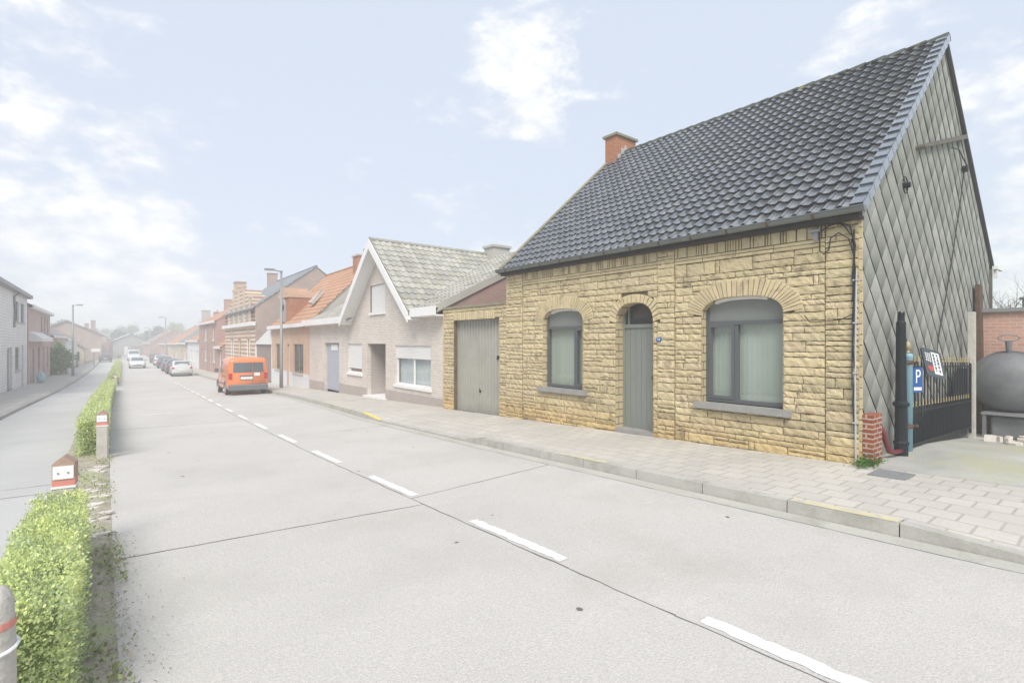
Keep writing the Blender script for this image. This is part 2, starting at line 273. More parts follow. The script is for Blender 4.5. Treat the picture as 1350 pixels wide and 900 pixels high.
# ------------------------------------------------------------------ mesh building
class MB:
    def __init__(s): s.v = []; s.f = []; s.tone = []; s.use = False
    def face(s, pts, tone=None):
        i = len(s.v); s.v.extend(tuple(p) for p in pts); s.f.append(tuple(range(i, i+len(pts))))
        s.tone.append(tone or (1, 1, 1)); s.use |= tone is not None
    def hexa(s, p, tone=None):
        # p: 8 points, bottom ring 0-3 (counter-clockwise from above), top ring 4-7
        i = len(s.v); s.v.extend(tuple(q) for q in p)
        for q in ((3, 2, 1, 0), (4, 5, 6, 7), (0, 1, 5, 4), (1, 2, 6, 5), (2, 3, 7, 6), (3, 0, 4, 7)):
            s.f.append(tuple(i+k for k in q)); s.tone.append(tone or (1, 1, 1))
        s.use |= tone is not None
    def box(s, x0, x1, y0, y1, z0, z1, tone=None):
        x0, x1 = sorted((x0, x1)); y0, y1 = sorted((y0, y1)); z0, z1 = sorted((z0, z1))
        s.hexa([(x0, y0, z0), (x1, y0, z0), (x1, y1, z0), (x0, y1, z0), (x0, y0, z1), (x1, y0, z1), (x1, y1, z1), (x0, y1, z1)], tone)
    def prism(s, poly, vec, tone=None):
        n = len(poly); i = len(s.v); vec = Vector(vec)
        s.v.extend(tuple(p) for p in poly); s.v.extend(tuple(Vector(p)+vec) for p in poly)
        s.f.append(tuple(i+k for k in range(n-1, -1, -1))); s.f.append(tuple(i+n+k for k in range(n)))
        for k in range(n): s.f.append((i+k, i+(k+1) % n, i+n+(k+1) % n, i+n+k))
        s.tone.extend([tone or (1, 1, 1)]*(n+2)); s.use |= tone is not None
    def tube(s, pts, r, n=8, cap=True, tone=None):
        pts = [Vector(p) for p in pts]; i0 = len(s.v)
        rs = r if isinstance(r, (list, tuple)) else [r]*len(pts)
        for k, p in enumerate(pts):
            t = (pts[min(k+1, len(pts)-1)]-pts[max(k-1, 0)]).normalized()
            a = t.cross(Vector((0, 0, 1)));  a = t.cross(Vector((1, 0, 0))) if a.length < .05 else a
            a.normalize(); b = t.cross(a)
            for j in range(n):
                an = 2*PI*j/n; s.v.append(tuple(p+(a*math.cos(an)+b*math.sin(an))*rs[k]))
        for k in range(len(pts)-1):
            for j in range(n):
                s.f.append((i0+k*n+j, i0+k*n+(j+1) % n, i0+(k+1)*n+(j+1) % n, i0+(k+1)*n+j)); s.tone.append(tone or (1, 1, 1))
        if cap:
            s.f.append(tuple(i0+j for j in range(n-1, -1, -1))); s.f.append(tuple(i0+(len(pts)-1)*n+j for j in range(n))); s.tone.extend([tone or (1, 1, 1)]*2)
        s.use |= tone is not None
    def lathe(s, prof, cx, cy, n=24):
        i0 = len(s.v)
        for r, z in prof:
            for j in range(n): s.v.append((cx+r*math.cos(2*PI*j/n), cy+r*math.sin(2*PI*j/n), z))
        for k in range(len(prof)-1):
            for j in range(n): s.f.append((i0+k*n+j, i0+k*n+(j+1) % n, i0+(k+1)*n+(j+1) % n, i0+(k+1)*n+j)); s.tone.append((1, 1, 1))
        s.f.append(tuple(i0+j for j in range(n-1, -1, -1))); s.f.append(tuple(i0+(len(prof)-1)*n+j for j in range(n))); s.tone.extend([(1, 1, 1)]*2)
    def build(s, name, m, parent=None, smooth=False, local=False, bevel=0):
        if m == 'tile_grey' and not s.use: s.tone = [(.34, .335, .30)]*len(s.f); s.use = True
        me = bpy.data.meshes.new(name)
        o = None if (parent is None or local) else root_loc(parent)
        v = s.v if o is None else [(a-o[0], b-o[1], cc-o[2]) for a, b, cc in s.v]
        me.from_pydata(v, [], s.f); me.update()
        if s.use:
            at = me.color_attributes.new('tone', 'FLOAT_COLOR', 'CORNER')
            arr = np.ones((len(me.loops), 4), np.float32); k = 0
            cnt = np.array([len(f) for f in s.f]); arr[:, :3] = np.repeat(np.array(s.tone, np.float32), cnt, axis=0)
            at.data.foreach_set('color', arr.ravel())
        if isinstance(m, str): m = M[m]
        me.materials.append(m)
        if smooth: me.polygons.foreach_set('use_smooth', [True]*len(me.polygons))
        ob = bpy.data.objects.new(name, me); col.objects.link(ob)
        if parent is not None: ob.parent = parent
        if bevel:
            bm = bmesh.new(); bm.from_mesh(me); bmesh.ops.remove_doubles(bm, verts=bm.verts, dist=1e-5); bmesh.ops.bevel(bm, geom=bm.edges[:], offset=bevel, segments=2, affect='EDGES', clamp_overlap=True); bm.to_mesh(me); bm.free()
        return ob
def root_loc(o):
    v = Vector((0, 0, 0))
    while o is not None: v = v+o.location; o = o.parent
    return v
def tag(o, label=None, cat=None, group=None, kind=None):
    if label: o['label'] = label
    if cat: o['category'] = cat
    if group: o['group'] = group
    if kind: o['kind'] = kind
    return o
def thing(name, label, cat, loc=(0, 0, 0), group=None):
    o = bpy.data.objects.new(name, None); o.empty_display_size = .3; col.objects.link(o); o.location = loc
    return tag(o, label, cat, group)
def struct(name, mb, m, **k): return tag(mb.build(name, m, **k), kind='structure')
def copy_tree(o, parent=None):
    cc = o.copy(); col.objects.link(cc); cc.parent = parent
    for ch in list(o.children): copy_tree(ch, cc)
    return cc
def text_mesh(name, s, size, m, parent, matrix, extrude=.002, stretch=1):
    cu = bpy.data.curves.new(name, 'FONT'); cu.body = s; cu.size = size; cu.extrude = extrude; cu.align_x = 'CENTER'; cu.align_y = 'CENTER'
    t = bpy.data.objects.new(name, cu); col.objects.link(t); bpy.context.view_layer.update()
    me = bpy.data.meshes.new_from_object(t.evaluated_get(bpy.context.evaluated_depsgraph_get())); bpy.data.objects.remove(t)
    me.transform(Matrix.Diagonal((stretch, 1, 1, 1))); 
    off = Matrix.Translation(-root_loc(parent)) if parent is not None else Matrix.Identity(4)
    me.transform(off @ matrix); me.materials.clear(); me.materials.append(M[m])
    o = bpy.data.objects.new(name, me); col.objects.link(o); o.parent = parent; return o

# ------------------------------------------------------------------ ground, roads, pavements
YS = [-14+i*.5 for i in range(0, 120)]+[46+i*2 for i in range(0, 60)]
def strip(fl, fr, fz, ys, nx=1, skirt=0):
    b = MB(); prev = None
    for Y in ys:
        a, d = fl(Y), fr(Y); row = [(a+(d-a)*i/nx, Y, fz(Y, i/nx)) for i in range(nx+1)]
        if prev:
            for i in range(nx): b.face((prev[i], prev[i+1], row[i+1], row[i]))
        prev = row
    return b
def weld(o):
    bm = bmesh.new(); bm.from_mesh(o.data); bmesh.ops.remove_doubles(bm, verts=bm.verts, dist=1e-4); bm.to_mesh(o.data); bm.free(); return o
gb = MB()
gy = [-300, -60, -14]+[-12+i*4 for i in range(0, 44)]+[200, 300, 600, 1500]
gx = [(-1500, -.15), (-200, -.15), (-40, -.15), (-12, -.12), (-6, -.08), (-3, -.05), (8.2, -.05), (9.5, -.5), (16, -.5), (18, -.5), (60, -.3), (200, -.2), (1500, -.2)]
for i in range(len(gy)-1):
    for j in range(len(gx)-1):
        q = []
        for a, d in ((i, j), (i, j+1), (i+1, j+1), (i+1, j)):
            Y = gy[a]; X, dz = gx[d]; q.append((X, Y, g(max(Y, -14))+dz))
        gb.face(q)
struct('ground', gb, 'grass')
MR = lambda Y: c(Y)+.08
struct('road', strip(MR, lambda Y: K(Y)-.26, lambda Y, u: g(Y), YS), 'concrete_road')
struct('service_road', strip(lambda Y: c(Y)-2.62, lambda Y: c(Y)-.55, lambda Y, u: g(Y), YS), 'asphalt')
struct('gutter_strip', strip(lambda Y: K(Y)-.25, K, lambda Y, u: g(Y)-.012+.006*u, YS), 'gutter_strip')
mdn = strip(lambda Y: c(Y)-.55, MR, lambda Y, u: g(Y)+(.004 if u in (0, 1) else .02+.02*random.random()), [-14+i*.12 for i in range(0, 500)]+[46+i for i in range(0, 90)], 6)
struct('median_strip', mdn, 'soil', smooth=True); 
# pavement on the house side, falling to the dropped kerbs
def pz(Y, u):
    k = KH(Y); t = min(1, u*2.2); return g(Y)+k+(.12-k)*t-.02*u
struct('pavement', strip(lambda Y: K(Y)+.15, RW, pz, [-14+i*.25 for i in range(0, 248)]+[48+i*2 for i in range(0, 50)], 8), 'pavers')
# kerb stones
def kerb(name, kf, kh, y0, y1, ystone, m, w=.15, up=0):
    b = MB(); Y = y0
    while Y < y1:
        L = ystone(Y); a, d = Y+.006, Y+L-.006; n = 3
        for i in range(n):
            s, t = a+(d-a)*i/n, a+(d-a)*(i+1)/n
            b.hexa([(kf(s), s, g(s)-.2), (kf(s)+w, s, g(s)-.2), (kf(t)+w, t, g(t)-.2), (kf(t), t, g(t)-.2),
                    (kf(s)+.012, s, g(s)+kh(s)+up), (kf(s)+w, s, g(s)+kh(s)+up), (kf(t)+w, t, g(t)+kh(t)+up), (kf(t)+.012, t, g(t)+kh(t)+up)])
        Y += L
    return struct(name, b, m)
kerb('kerb', K, KH, -13.5, 140, lambda Y: 1.0 if Y < 40 else 4, 'kerb')
for nm, segs, mm in (('kerb_paint', [(1.52, 2.48), (5.1, 6.05), (8.2, 8.8), (15.6, 19.0)], 'yellow'), ('kerb_paint', [(13.15, 14.5)], 'yellow_new')):
    b = MB()
    for a, d in segs:
        n = max(1, int((d-a)/.3))
        for i in range(n):
            s, t = a+(d-a)*i/n, a+(d-a)*(i+1)/n; h = .004
            b.face([(K(s)+.014, s, g(s)+KH(s)+h), (K(s)+.145, s, g(s)+KH(s)+h), (K(t)+.145, t, g(t)+KH(t)+h), (K(t)+.014, t, g(t)+KH(t)+h)])
    struct(nm, b, mm)
# left pavement and kerb
LK = lambda Y: c(Y)-2.78
struct('pavement', strip(lambda Y: min(LW(Y), LK(Y)-.3), LK, lambda Y, u: g(Y)+.11-.01*u, YS, 2), 'pavers_left')
kerb('kerb', lambda Y: LK(Y), lambda Y: .1, -13.5, 140, lambda Y: 1.0 if Y < 60 else 4, 'kerb', w=.14)
# painted dashes beside the joint of the slabs
CJ = lambda Y: interp(Y, [(-10, 2.97), (5, 2.98), (9, 3.02), (13, 3.12), (17, 3.26), (20, 3.38), (27, 3.68), (40, 4.2), (60, 4.9), (100, 5.6)])
b = MB(); rr = random.Random(3)
Y = -4.87
while Y < 46:
    L = 1.38; n = 26; prev = None
    for i in range(n+1):
        s = Y+L*i/n; e = .5 if i in (0, n) else 1
        a = CJ(s)+.035+rr.uniform(0, .022); d = CJ(s)+.035+.125*1+rr.uniform(-.022, .004)
        row = ((a, s, g(s)+.004), (d, s, g(s)+.004))
        rr.random()
        if prev: b.face((prev[0], prev[1], row[1], row[0]))
        prev = row
    Y += 2.67
def zlineseg(b, X0, Y0, X1, Y1, w, zo=.003, wob=.008, step=.15):
    n = max(2, int(math.hypot(X1-X0, Y1-Y0)/step)); prev = None
    dx, dy = X1-X0, Y1-Y0; L = math.hypot(dx, dy); nx, ny = -dy/L, dx/L
    for i in range(n+1):
        t = i/n; o = rr.uniform(-wob, wob); ww = w*rr.uniform(.5, 1.2); x, y = X0+dx*t+nx*o, Y0+dy*t+ny*o
        row = ((x-nx*ww, y-ny*ww, g(y-ny*ww)+zo), (x+nx*ww, y+ny*ww, g(y+ny*ww)+zo))
        if prev: b.face((prev[0], prev[1], row[1], row[0]))
        prev = row
struct('road_marking', b, 'paint')
b = MB(); zlineseg(b, 1.0+.02, 20.4, 1.95, 20.4, .06); struct('road_marking', b, 'paint')
b = MB()
yy = [-6+i*1.0 for i in range(0, 50)]
for s, t in zip(yy, yy[1:]): zlineseg(b, CJ(s), s, CJ(t), t, .008, .002)
for i, Y0 in enumerate((-5.6, 5.62, 16.4, 27, 38, 49)):
    zlineseg(b, MR(Y0), Y0+.12, CJ(Y0), Y0-.22, .009 if i < 2 else .014)
for Y0 in (-5.6, 5.72, 11.9, 17.4, 28.5):
    zlineseg(b, CJ(Y0), Y0, K(Y0)-.26, Y0+.25, .007)
for Y0 in (2.5, 5.2, 9.3, 9.9, 15.5, 22): zlineseg(b, c(Y0)-2.6, Y0+.1, c(Y0)-.56, Y0, .008)
for s, t in zip(yy, yy[1:]): zlineseg(b, K(s)-.262, s, K(t)-.262, t, .007, .002)
struct('road_joints', b, 'joint')
# a few drips and tar spots on the concrete
b = MB()
for k in range(26):
    X, Y0 = rr.uniform(.6, 5.2), rr.uniform(1.2, 22); r = rr.uniform(.008, .028); n = 9
    b.face([(X+r*rr.uniform(.6, 1.2)*math.cos(2*PI*i/n), Y0+r*rr.uniform(.6, 1.2)*math.sin(2*PI*i/n), g(Y0)+.003) for i in range(n)])
struct('road_spots', b, 'joint')
# concrete yard beside the house
def dz(X): return interp(X, [(8.36, .10), (9, .095), (11, .02), (14.1, -.24), (16, -.27), (40, -.3)])
b = MB(); xs = [8.335, 8.6, 9, 9.5, 10, 11, 12, 13, 14, 15, 16, 20, 30, 40]; ys = [-14+i for i in range(0, 17)]+[2.9]
for x0, x1 in zip(xs, xs[1:]):
    for y0, y1 in zip(ys, ys[1:]): b.face([(x0, y0, g(y0)*(1 if x0 < 11 else .3)+dz(x0)) if 0 else (x0, y0, dz(x0)-.03*y0*max(0, 1-(x0-8.3)/3)), (x1, y0, dz(x1)-.03*y0*max(0, 1-(x1-8.3)/3)), (x1, y1, dz(x1)-.03*y1*max(0, 1-(x1-8.3)/3)), (x0, y1, dz(x0)-.03*y1*max(0, 1-(x0-8.3)/3))])
struct('yard_floor', b, 'drive')
def yard_z(X, Y): return dz(X)-.03*Y*max(0, 1-(X-8.3)/3)
b = MB(); b.box(7.72, 8.18, 1.95, 2.35, -.05, .052); o = b.build('manhole_cover', 'manhole', bevel=.004); tag(o, 'small grey square iron cover set in the paving near the house corner', 'manhole cover')

# ------------------------------------------------------------------ facades
class Facade:
    """a wall plane: s runs along it, z up, d into the building"""
    def __init__(f, P0, P1, inward=None):
        f.P0 = Vector((P0[0], P0[1], 0)); u = Vector((P1[0]-P0[0], P1[1]-P0[1], 0)); f.L = u.length; f.u = u/f.L
        f.n = Vector(inward).normalized() if inward else Vector((f.u.y, -f.u.x, 0))
    def pt(f, s, z, d=0): p = f.P0+f.u*s+f.n*d; return Vector((p.x, p.y, z))
    def box(f, mb, s0, s1, z0, z1, d0, d1, tone=None):
        mb.hexa([f.pt(s0, z0, d0), f.pt(s1, z0, d0), f.pt(s1, z0, d1), f.pt(s0, z0, d1), f.pt(s0, z1, d0), f.pt(s1, z1, d0), f.pt(s1, z1, d1), f.pt(s0, z1, d1)], tone)
    def wall(f, mb, s0, s1, z0, z1, holes=(), d=0, reveal=.15):
        """wall sheet with rectangular holes (s0,s1,z0,z1) and their reveals"""
        ss = sorted({s0, s1, *[h[0] for h in holes], *[h[1] for h in holes]}); zs = sorted({z0, z1, *[h[2] for h in holes], *[h[3] for h in holes]})
        ss = [q for q in ss if s0 <= q <= s1]; zs = [q for q in zs if z0 <= q <= z1]
        for a, bb in zip(ss, ss[1:]):
            for e, h in zip(zs, zs[1:]):
                ms, mz = (a+bb)/2, (e+h)/2
                if any(q[0] < ms < q[1] and q[2] < mz < q[3] for q in holes): continue
                mb.face([f.pt(a, e, d), f.pt(bb, e, d), f.pt(bb, h, d), f.pt(a, h, d)])
        for q in holes:
            a, bb, e, h = q; r = reveal
            mb.face([f.pt(a, e, d), f.pt(a, h, d), f.pt(a, h, d+r), f.pt(a, e, d+r)]); mb.face([f.pt(bb, e, d), f.pt(bb, h, d), f.pt(bb, h, d+r), f.pt(bb, e, d+r)])
            mb.face([f.pt(a, h, d), f.pt(bb, h, d), f.pt(bb, h, d+r), f.pt(a, h, d+r)]); mb.face([f.pt(a, e, d), f.pt(bb, e, d), f.pt(bb, e, d+r), f.pt(a, e, d+r)])

def slab(mb, poly, th, tone=None): mb.prism([Vector(p) for p in poly], (0, 0, -th), tone)

def tile_roof(P0, U, W, lu, lw, tw, te, style='pan', tones=None, inside=None, h=.035, jitter=.004, edge=1.0, lift0=.034):
    """individual roof tiles. P0 lower corner, U along the eaves, W up the slope"""
    mb = MB(); U = Vector(U).normalized(); W = Vector(W).normalized(); Nn = U.cross(W)
    if Nn.z < 0: Nn = -Nn
    P0 = Vector(P0)
    if style == 'pan': prof = [(0, .35), (.05, .85), (.11, 1.0), (.17, .72), (.22, .95), (.28, .55), (.36, .16), (.56, -.04), (.80, .04), (.93, .2), (1.0, .35)]
    else: prof = [(0, .9), (.14, 1.0), (.26, .35), (.5, .0), (.62, .0), (.86, .35), (.9, .85), (1.0, .9)]
    nu, nw = int(round(lu/tw)), int(round(lw/te)); tw, te = lu/nu, lw/nw
    rr = random.Random(5)
    for j in range(nw):
        for i in range(nu):
            u0 = i*tw; w0 = j*te
            if inside and not inside(u0+tw/2, w0+te/2): continue
            dj = rr.uniform(-jitter, jitter); lift = rr.uniform(0, jitter*1.6); v = rr.uniform(.85, 1.15)
            tone = tuple(q*v for q in (tones or ((.055, .062, .075),))[int(rr.random()*len(tones or (1,)))])
            lo, hi, lip = [], [], []
            for a, z in prof:
                base = P0+U*(u0+a*tw)
                lo.append(base+W*(w0-.03+dj)+Nn*(z*h+lift0+lift)); hi.append(base+W*(w0+te+.01)+Nn*(z*h+.006)); lip.append(base+W*(w0-.03+dj)+Nn*(z*h*.9+.004))
            k = len(mb.v); n = len(prof)
            mb.v.extend(tuple(p) for p in lo+hi+lip)
            for q in range(n-1):
                mb.f.append((k+q, k+q+1, k+n+q+1, k+n+q)); mb.f.append((k+2*n+q, k+2*n+q+1, k+q+1, k+q)); mb.tone.extend([tone, tuple(t_*edge for t_ in tone)])  # edge darkens the lip faces: overlap shadow put into the tile colour
            mb.use = True
    return mb

# ------------------------------------------------------------------ the stone house
HX, HY0, HY1 = 8.33, 2.62, 10.66       # front plane and its two ends
RX, EZ, RZ, BX = 12.75, 3.62, 7.60, 17.1
house = thing('stone_house', 'low tan stone house with dark glazed tile roof and diamond slate gable', 'house', (HX, 6.6, -.1))
fac = Facade((HX, 0), (HX, 20), (1, 0, 0))     # s is the world Y
GE = 13.84                                       # far end of the garage
def arch(y0, y1, zb, zs, crown): return dict(y0=y0, y1=y1, zb=zb, zs=zs, top=crown)
OPEN = [arch(3.66, 5.05, .68, 2.20, 2.50), arch(7.93, 9.23, .66, 2.20, 2.50), arch(6.08, 7.00, -.30, 2.12, 2.52)]
GAR = (10.98, 13.26, -.6, 2.37)
def archz(o, y):
    a = (o['y1']-o['y0'])/2; u = abs(y-(o['y0']+o['y1'])/2)/a
    return o['zs']+(o['top']-o['zs'])*max(0, 1-min(1, u)**2.7)**(1/2.3)
def in_open(y, z, m=0):
    for o in OPEN:
        if o['y0']-m < y < o['y1']+m and o['zb'] < z < archz(o, min(max(y, o['y0']), o['y1']))+m: return True
    return GAR[0] < y < GAR[1] and z < GAR[3]
# wall behind the stones
wb = MB(); ys = {HY0, HY1, 10.0}
for o in OPEN:
    for i in range(25): ys.add(round(o['y0']+(o['y1']-o['y0'])*(1-math.cos(PI*i/24))/2, 4))
ys = sorted(ys)
for a, d in zip(ys, ys[1:]):
    m = (a+d)/2; o = next((o for o in OPEN if o['y0'] < m < o['y1']), None); ztop = 3.60
    if o is None: wb.face([fac.pt(a, -.6, .03), fac.pt(d, -.6, .03), fac.pt(d, ztop, .03), fac.pt(a, ztop, .03)])
    else:
        wb.face([fac.pt(a, -.6, .03), fac.pt(d, -.6, .03), fac.pt(d, o['zb'], .03), fac.pt(a, o['zb'], .03)])
        wb.face([fac.pt(a, archz(o, a), .03), fac.pt(d, archz(o, d), .03), fac.pt(d, ztop, .03), fac.pt(a, ztop, .03)])
fac.wall(wb, HY1, GE, -.6, 2.74, [GAR], .03, .3)
# other walls
wb.face([(BX, HY0+.03, -.9), (BX, HY1, -.9), (BX, HY1, EZ), (BX, HY0+.03, EZ)])
wb.face([(HX+.03, HY1, -.9), (BX, HY1, -.9), (BX, HY1, EZ), (RX, HY1, RZ-.05), (HX+.03, HY1, EZ)])
wb.face([(HX+.03, HY0+.03, -.9), (BX, HY0+.03, -.9), (BX, HY0+.03, EZ), (RX, HY0+.03, RZ-.05), (HX+.03, HY0+.03, EZ)])
wb.face([(HX+.03, GE, -.9), (BX, GE, -.9), (BX, GE, 2.72), (HX+.03, GE, 2.72)])
wb.face([(HX+.3, HY1, 2.70), (BX, HY1, 2.70), (BX, GE, 2.70), (HX+.3, GE, 2.70)])
wb.face([(HX+.3, HY0+.1, -.2), (BX, HY0+.1, -.2), (BX, GE, -.2), (HX+.3, GE, -.2)])
wb.build('wall', 'mortar', house)
# reveals of the arched openings
rv = MB()
for o, dep in zip(OPEN, (.14, .14, .24)):
    pts = [(o['y0'], o['zb']), (o['y0'], o['zs'])]+[(o['y0']+(o['y1']-o['y0'])*(1-math.cos(PI*i/24))/2, 0) for i in range(1, 24)]+[(o['y1'], o['zs']), (o['y1'], o['zb'])]
    pts = [(y, archz(o, y) if z == 0 else z) for y, z in pts]
    for (a, za), (d, zd) in zip(pts, pts[1:]): rv.face([fac.pt(a, za, -.012), fac.pt(d, zd, -.012), fac.pt(d, zd, dep+.16), fac.pt(a, za, dep+.16)])
rv.build('reveal', 'stone_reveal', house)
# stones: coursed random blocks with rock faces
sr = random.Random(11); st = MB()
def noise3(x, y): return math.sin(x*17.3+math.sin(y*9.1)*2.1)*.5+math.sin(y*23.7+math.sin(x*11.3)*1.7)*.5
def stone_tone(z):
    v = sr.uniform(.88, 1.10); w = sr.random()
    t = [.575*v, .480*v, .29*v]
    if w < .16: t = [.59*v, .48*v, .31*v]
    elif w < .32: t = [.58*v, .495*v, .305*v]
    if sr.random() < .12 and z < 1.2: kk = sr.uniform(.66, .88); t = [q*kk for q in t]
    if z < .45: k = min(1, (.45-z)/.5)*.8; t = [t[0]*(1-.02*k), t[1]*(1-.16*k), t[2]*(1-.38*k)]
    return tuple(t)
def block(y0, y1, z0, z1, proud=0, smooth=False):
    """one stone with a split face, cells inside openings left out"""
    gp = .0055; y0 += gp; y1 -= gp; z0 += gp*sr.uniform(.6, 1.5); z1 -= gp*sr.uniform(.6, 1.3)
    if y1-y0 < .02 or z1-z0 < .015: return
    tone = stone_tone((z0+z1)/2); base = -proud-sr.uniform(0, .010); ph = sr.uniform(0, 50)
    ny = max(2, int((y1-y0)/.035)); nz = max(2, int((z1-z0)/.035)); P = []
    amp = 0.003 if smooth else .008
    for j in range(nz+1):
        for i in range(ny+1):
            y = y0+(y1-y0)*i/ny; z = z0+(z1-z0)*j/nz
            e = min(i, ny-i, 1)*min(j, nz-j, 1)
            edge = 0 if e else .008
            dd = base+edge+noise3(y*2+ph, z*2+ph)*amp+sr.uniform(-1, 1)*amp*.5
            P.append(fac.pt(y+(0 if e or smooth else sr.uniform(-.003, .003)), z+(0 if e or smooth else sr.uniform(-.004, .004)), dd))
    k = len(st.v); st.v.extend(tuple(p) for p in P)
    idx = lambda i, j: k+j*(ny+1)+i
    for j in range(nz):
        for i in range(ny):
            yc = y0+(y1-y0)*(i+.5)/ny; zc = z0+(z1-z0)*(j+.5)/nz
            if in_open(yc, zc): continue
            st.f.append((idx(i, j), idx(i+1, j), idx(i+1, j+1), idx(i, j+1))); st.tone.append(tone)
    # sides back to the wall
    for (ya, za), (yb, zb2), (i0, j0), (i1, j1) in (((y0, z0), (y1, z0), (0, 0), (ny, 0)), ((y0, z1), (y1, z1), (0, nz), (ny, nz)), ((y0, z0), (y0, z1), (0, 0), (0, nz)), ((y1, z0), (y1, z1), (ny, 0), (ny, nz))):
        ym, zm = (ya+yb)/2, (za+zb2)/2
        if in_open(ym, zm, .0): continue
        a = st.v[idx(i0, j0)]; bb = st.v[idx(i1, j1)]
        q = len(st.v); st.v.extend([tuple(fac.pt(ya, za, .031)), tuple(fac.pt(yb, zb2, .031))]); st.f.append((q, q+1, idx(i1, j1), idx(i0, j0))); st.tone.append(tuple(t*.9 for t in tone))
    st.use = True
def fill(y0, y1, z0, z1, proud, lmin=.26, lmax=.66):
    """split one course of a stretch into stones, some doubled or with a small upright"""
    Y = y0; H = z1-z0
    while Y < y1-.001:
        L = sr.uniform(lmin, lmax)
        if H > .1 and sr.random() < .16: L = sr.uniform(.07, .10)
        if y1-(Y+L) < .12: L = y1-Y
        if L > .8: L = y1-Y
        if H > .13 and L > .15 and sr.random() < .46:
            zz = z0+H*sr.choice((.33, .5, .62)); block(Y, Y+L, z0, zz, proud); 
            if L > .34 and sr.random() < .5: m = Y+L*sr.uniform(.35, .65); block(Y, m, zz, z1, proud); block(m, Y+L, zz, z1, proud)
            else: block(Y, Y+L, zz, z1, proud)
        elif H > .13 and L > .4 and sr.random() < .25:
            m = Y+L*sr.uniform(.3, .7); block(Y, m, z0, z1, proud); block(m, Y+L, z0, z1, proud)
        else: block(Y, Y+L, z0, z1, proud)
        Y += L
def gaps(y0, y1, z0, z1):
    """stretches of a course not taken by an opening"""
    iv = [(y0, y1)]; zm = (z0+z1)/2
    cuts = [(o['y0'], o['y1']) for o in OPEN if o['zb'] < zm < o['zs']+.02]
    for o in OPEN:
        if o['zs']+.02 <= zm < o['top']+.22:
            a = (o['y1']-o['y0'])/2+.16; zz = (zm-o['zs'])/(o['top']+.24-o['zs']); w = a*math.sqrt(max(0, 1-zz*zz))
            cc = (o['y0']+o['y1'])/2; cuts.append((cc-w, cc+w))
    if zm < GAR[3]+.24: cuts.append((GAR[0], GAR[1]))
    for a, d in cuts:
        nv = []
        for p, q in iv:
            if d <= p or a >= q: nv.append((p, q)); continue
            if a > p: nv.append((p, a))
            if d < q: nv.append((d, q))
        iv = nv
    return [(p, q) for p, q in iv if q-p > .025]
def courses(y0, y1, zlo, zhi, proud, seed):
    z = zlo; r = random.Random(seed)
    while z < zhi-.02:
        H = r.choice((.08, .10, .12, .15, .165, .13)); H = zhi-z if zhi-z-H < .07 else H
        for o in OPEN:      # end a course at sills
            if abs(z+H-o['zb']) < .06 and o['zb'] > 0: H = o['zb']-z
        if H > .26: H = H/2
        for a, d in gaps(y0, y1, z, z+H): fill(a, d, z, z+H, proud)
        z += H
FZ0, FZ1 = 3.27, 3.53
PIL = [(HY0, 3.06), (5.60, 5.98), (10.0, HY1)]
PAN = [(3.06, 5.60), (5.98, 10.0)]
for k, (a, d) in enumerate(PIL): courses(a+.003, d-.003, -.36, 3.56, .020, 20+k)
for k, (a, d) in enumerate(PAN):
    courses(a+.002, d-.002, -.36, FZ0-.12, .0, 40+k)
    Y = a
    while Y < d-.01:
        L = min(sr.uniform(.4, .75), d-Y); L = d-Y if d-Y-L < .15 else L
        block(Y, Y+L, FZ0-.12, FZ0-.06, .022, True); block(Y, Y+L, FZ0-.06, FZ0, .006, True); Y += L
    Y = a
    while Y < d-.01:                        # soldier course under the eaves
        L = sr.choice((.04, .05, .045, .06, .15, .19)); L = d-Y if d-Y-L < .03 else L
        block(Y+.003, Y+L-.003, FZ0, FZ1, .018, True); Y += L
courses(HY1, GE, -.55, 2.40, 0, 60)
Y = HY1
while Y < GE-.01:
    inn = 10.9 < Y < 13.2; L = sr.choice((.07, .1, .13)) if inn else sr.uniform(.2, .35); L = min(L, GE-Y)
    if inn: block(Y, Y+L, 2.40-.03, 2.62, .008, True)
    else: block(Y, Y+L, 2.40, 2.51, 0); block(Y, Y+L, 2.51, 2.62, 0)
    Y += L
Y = HY1
while Y < GE-.01: L = min(sr.uniform(.3, .6), GE-Y); block(Y, Y+L, 2.62, 2.73, .01); Y += L
# corner return onto the gable and around the garage
for z in [i*.15-.4 for i in range(26)]: st.box(HX+.0, HX+.035, HY0-.02-.008*sr.random(), HY0+.03, z+.006, z+.144, stone_tone(z))
for z in [i*.15-.55 for i in range(22)]: st.box(HX+.0, HX+.34, GE-.02, GE+.02+.008*sr.random(), z+.006, z+.144, stone_tone(z))
st.build('stone_facing', 'stone', house)
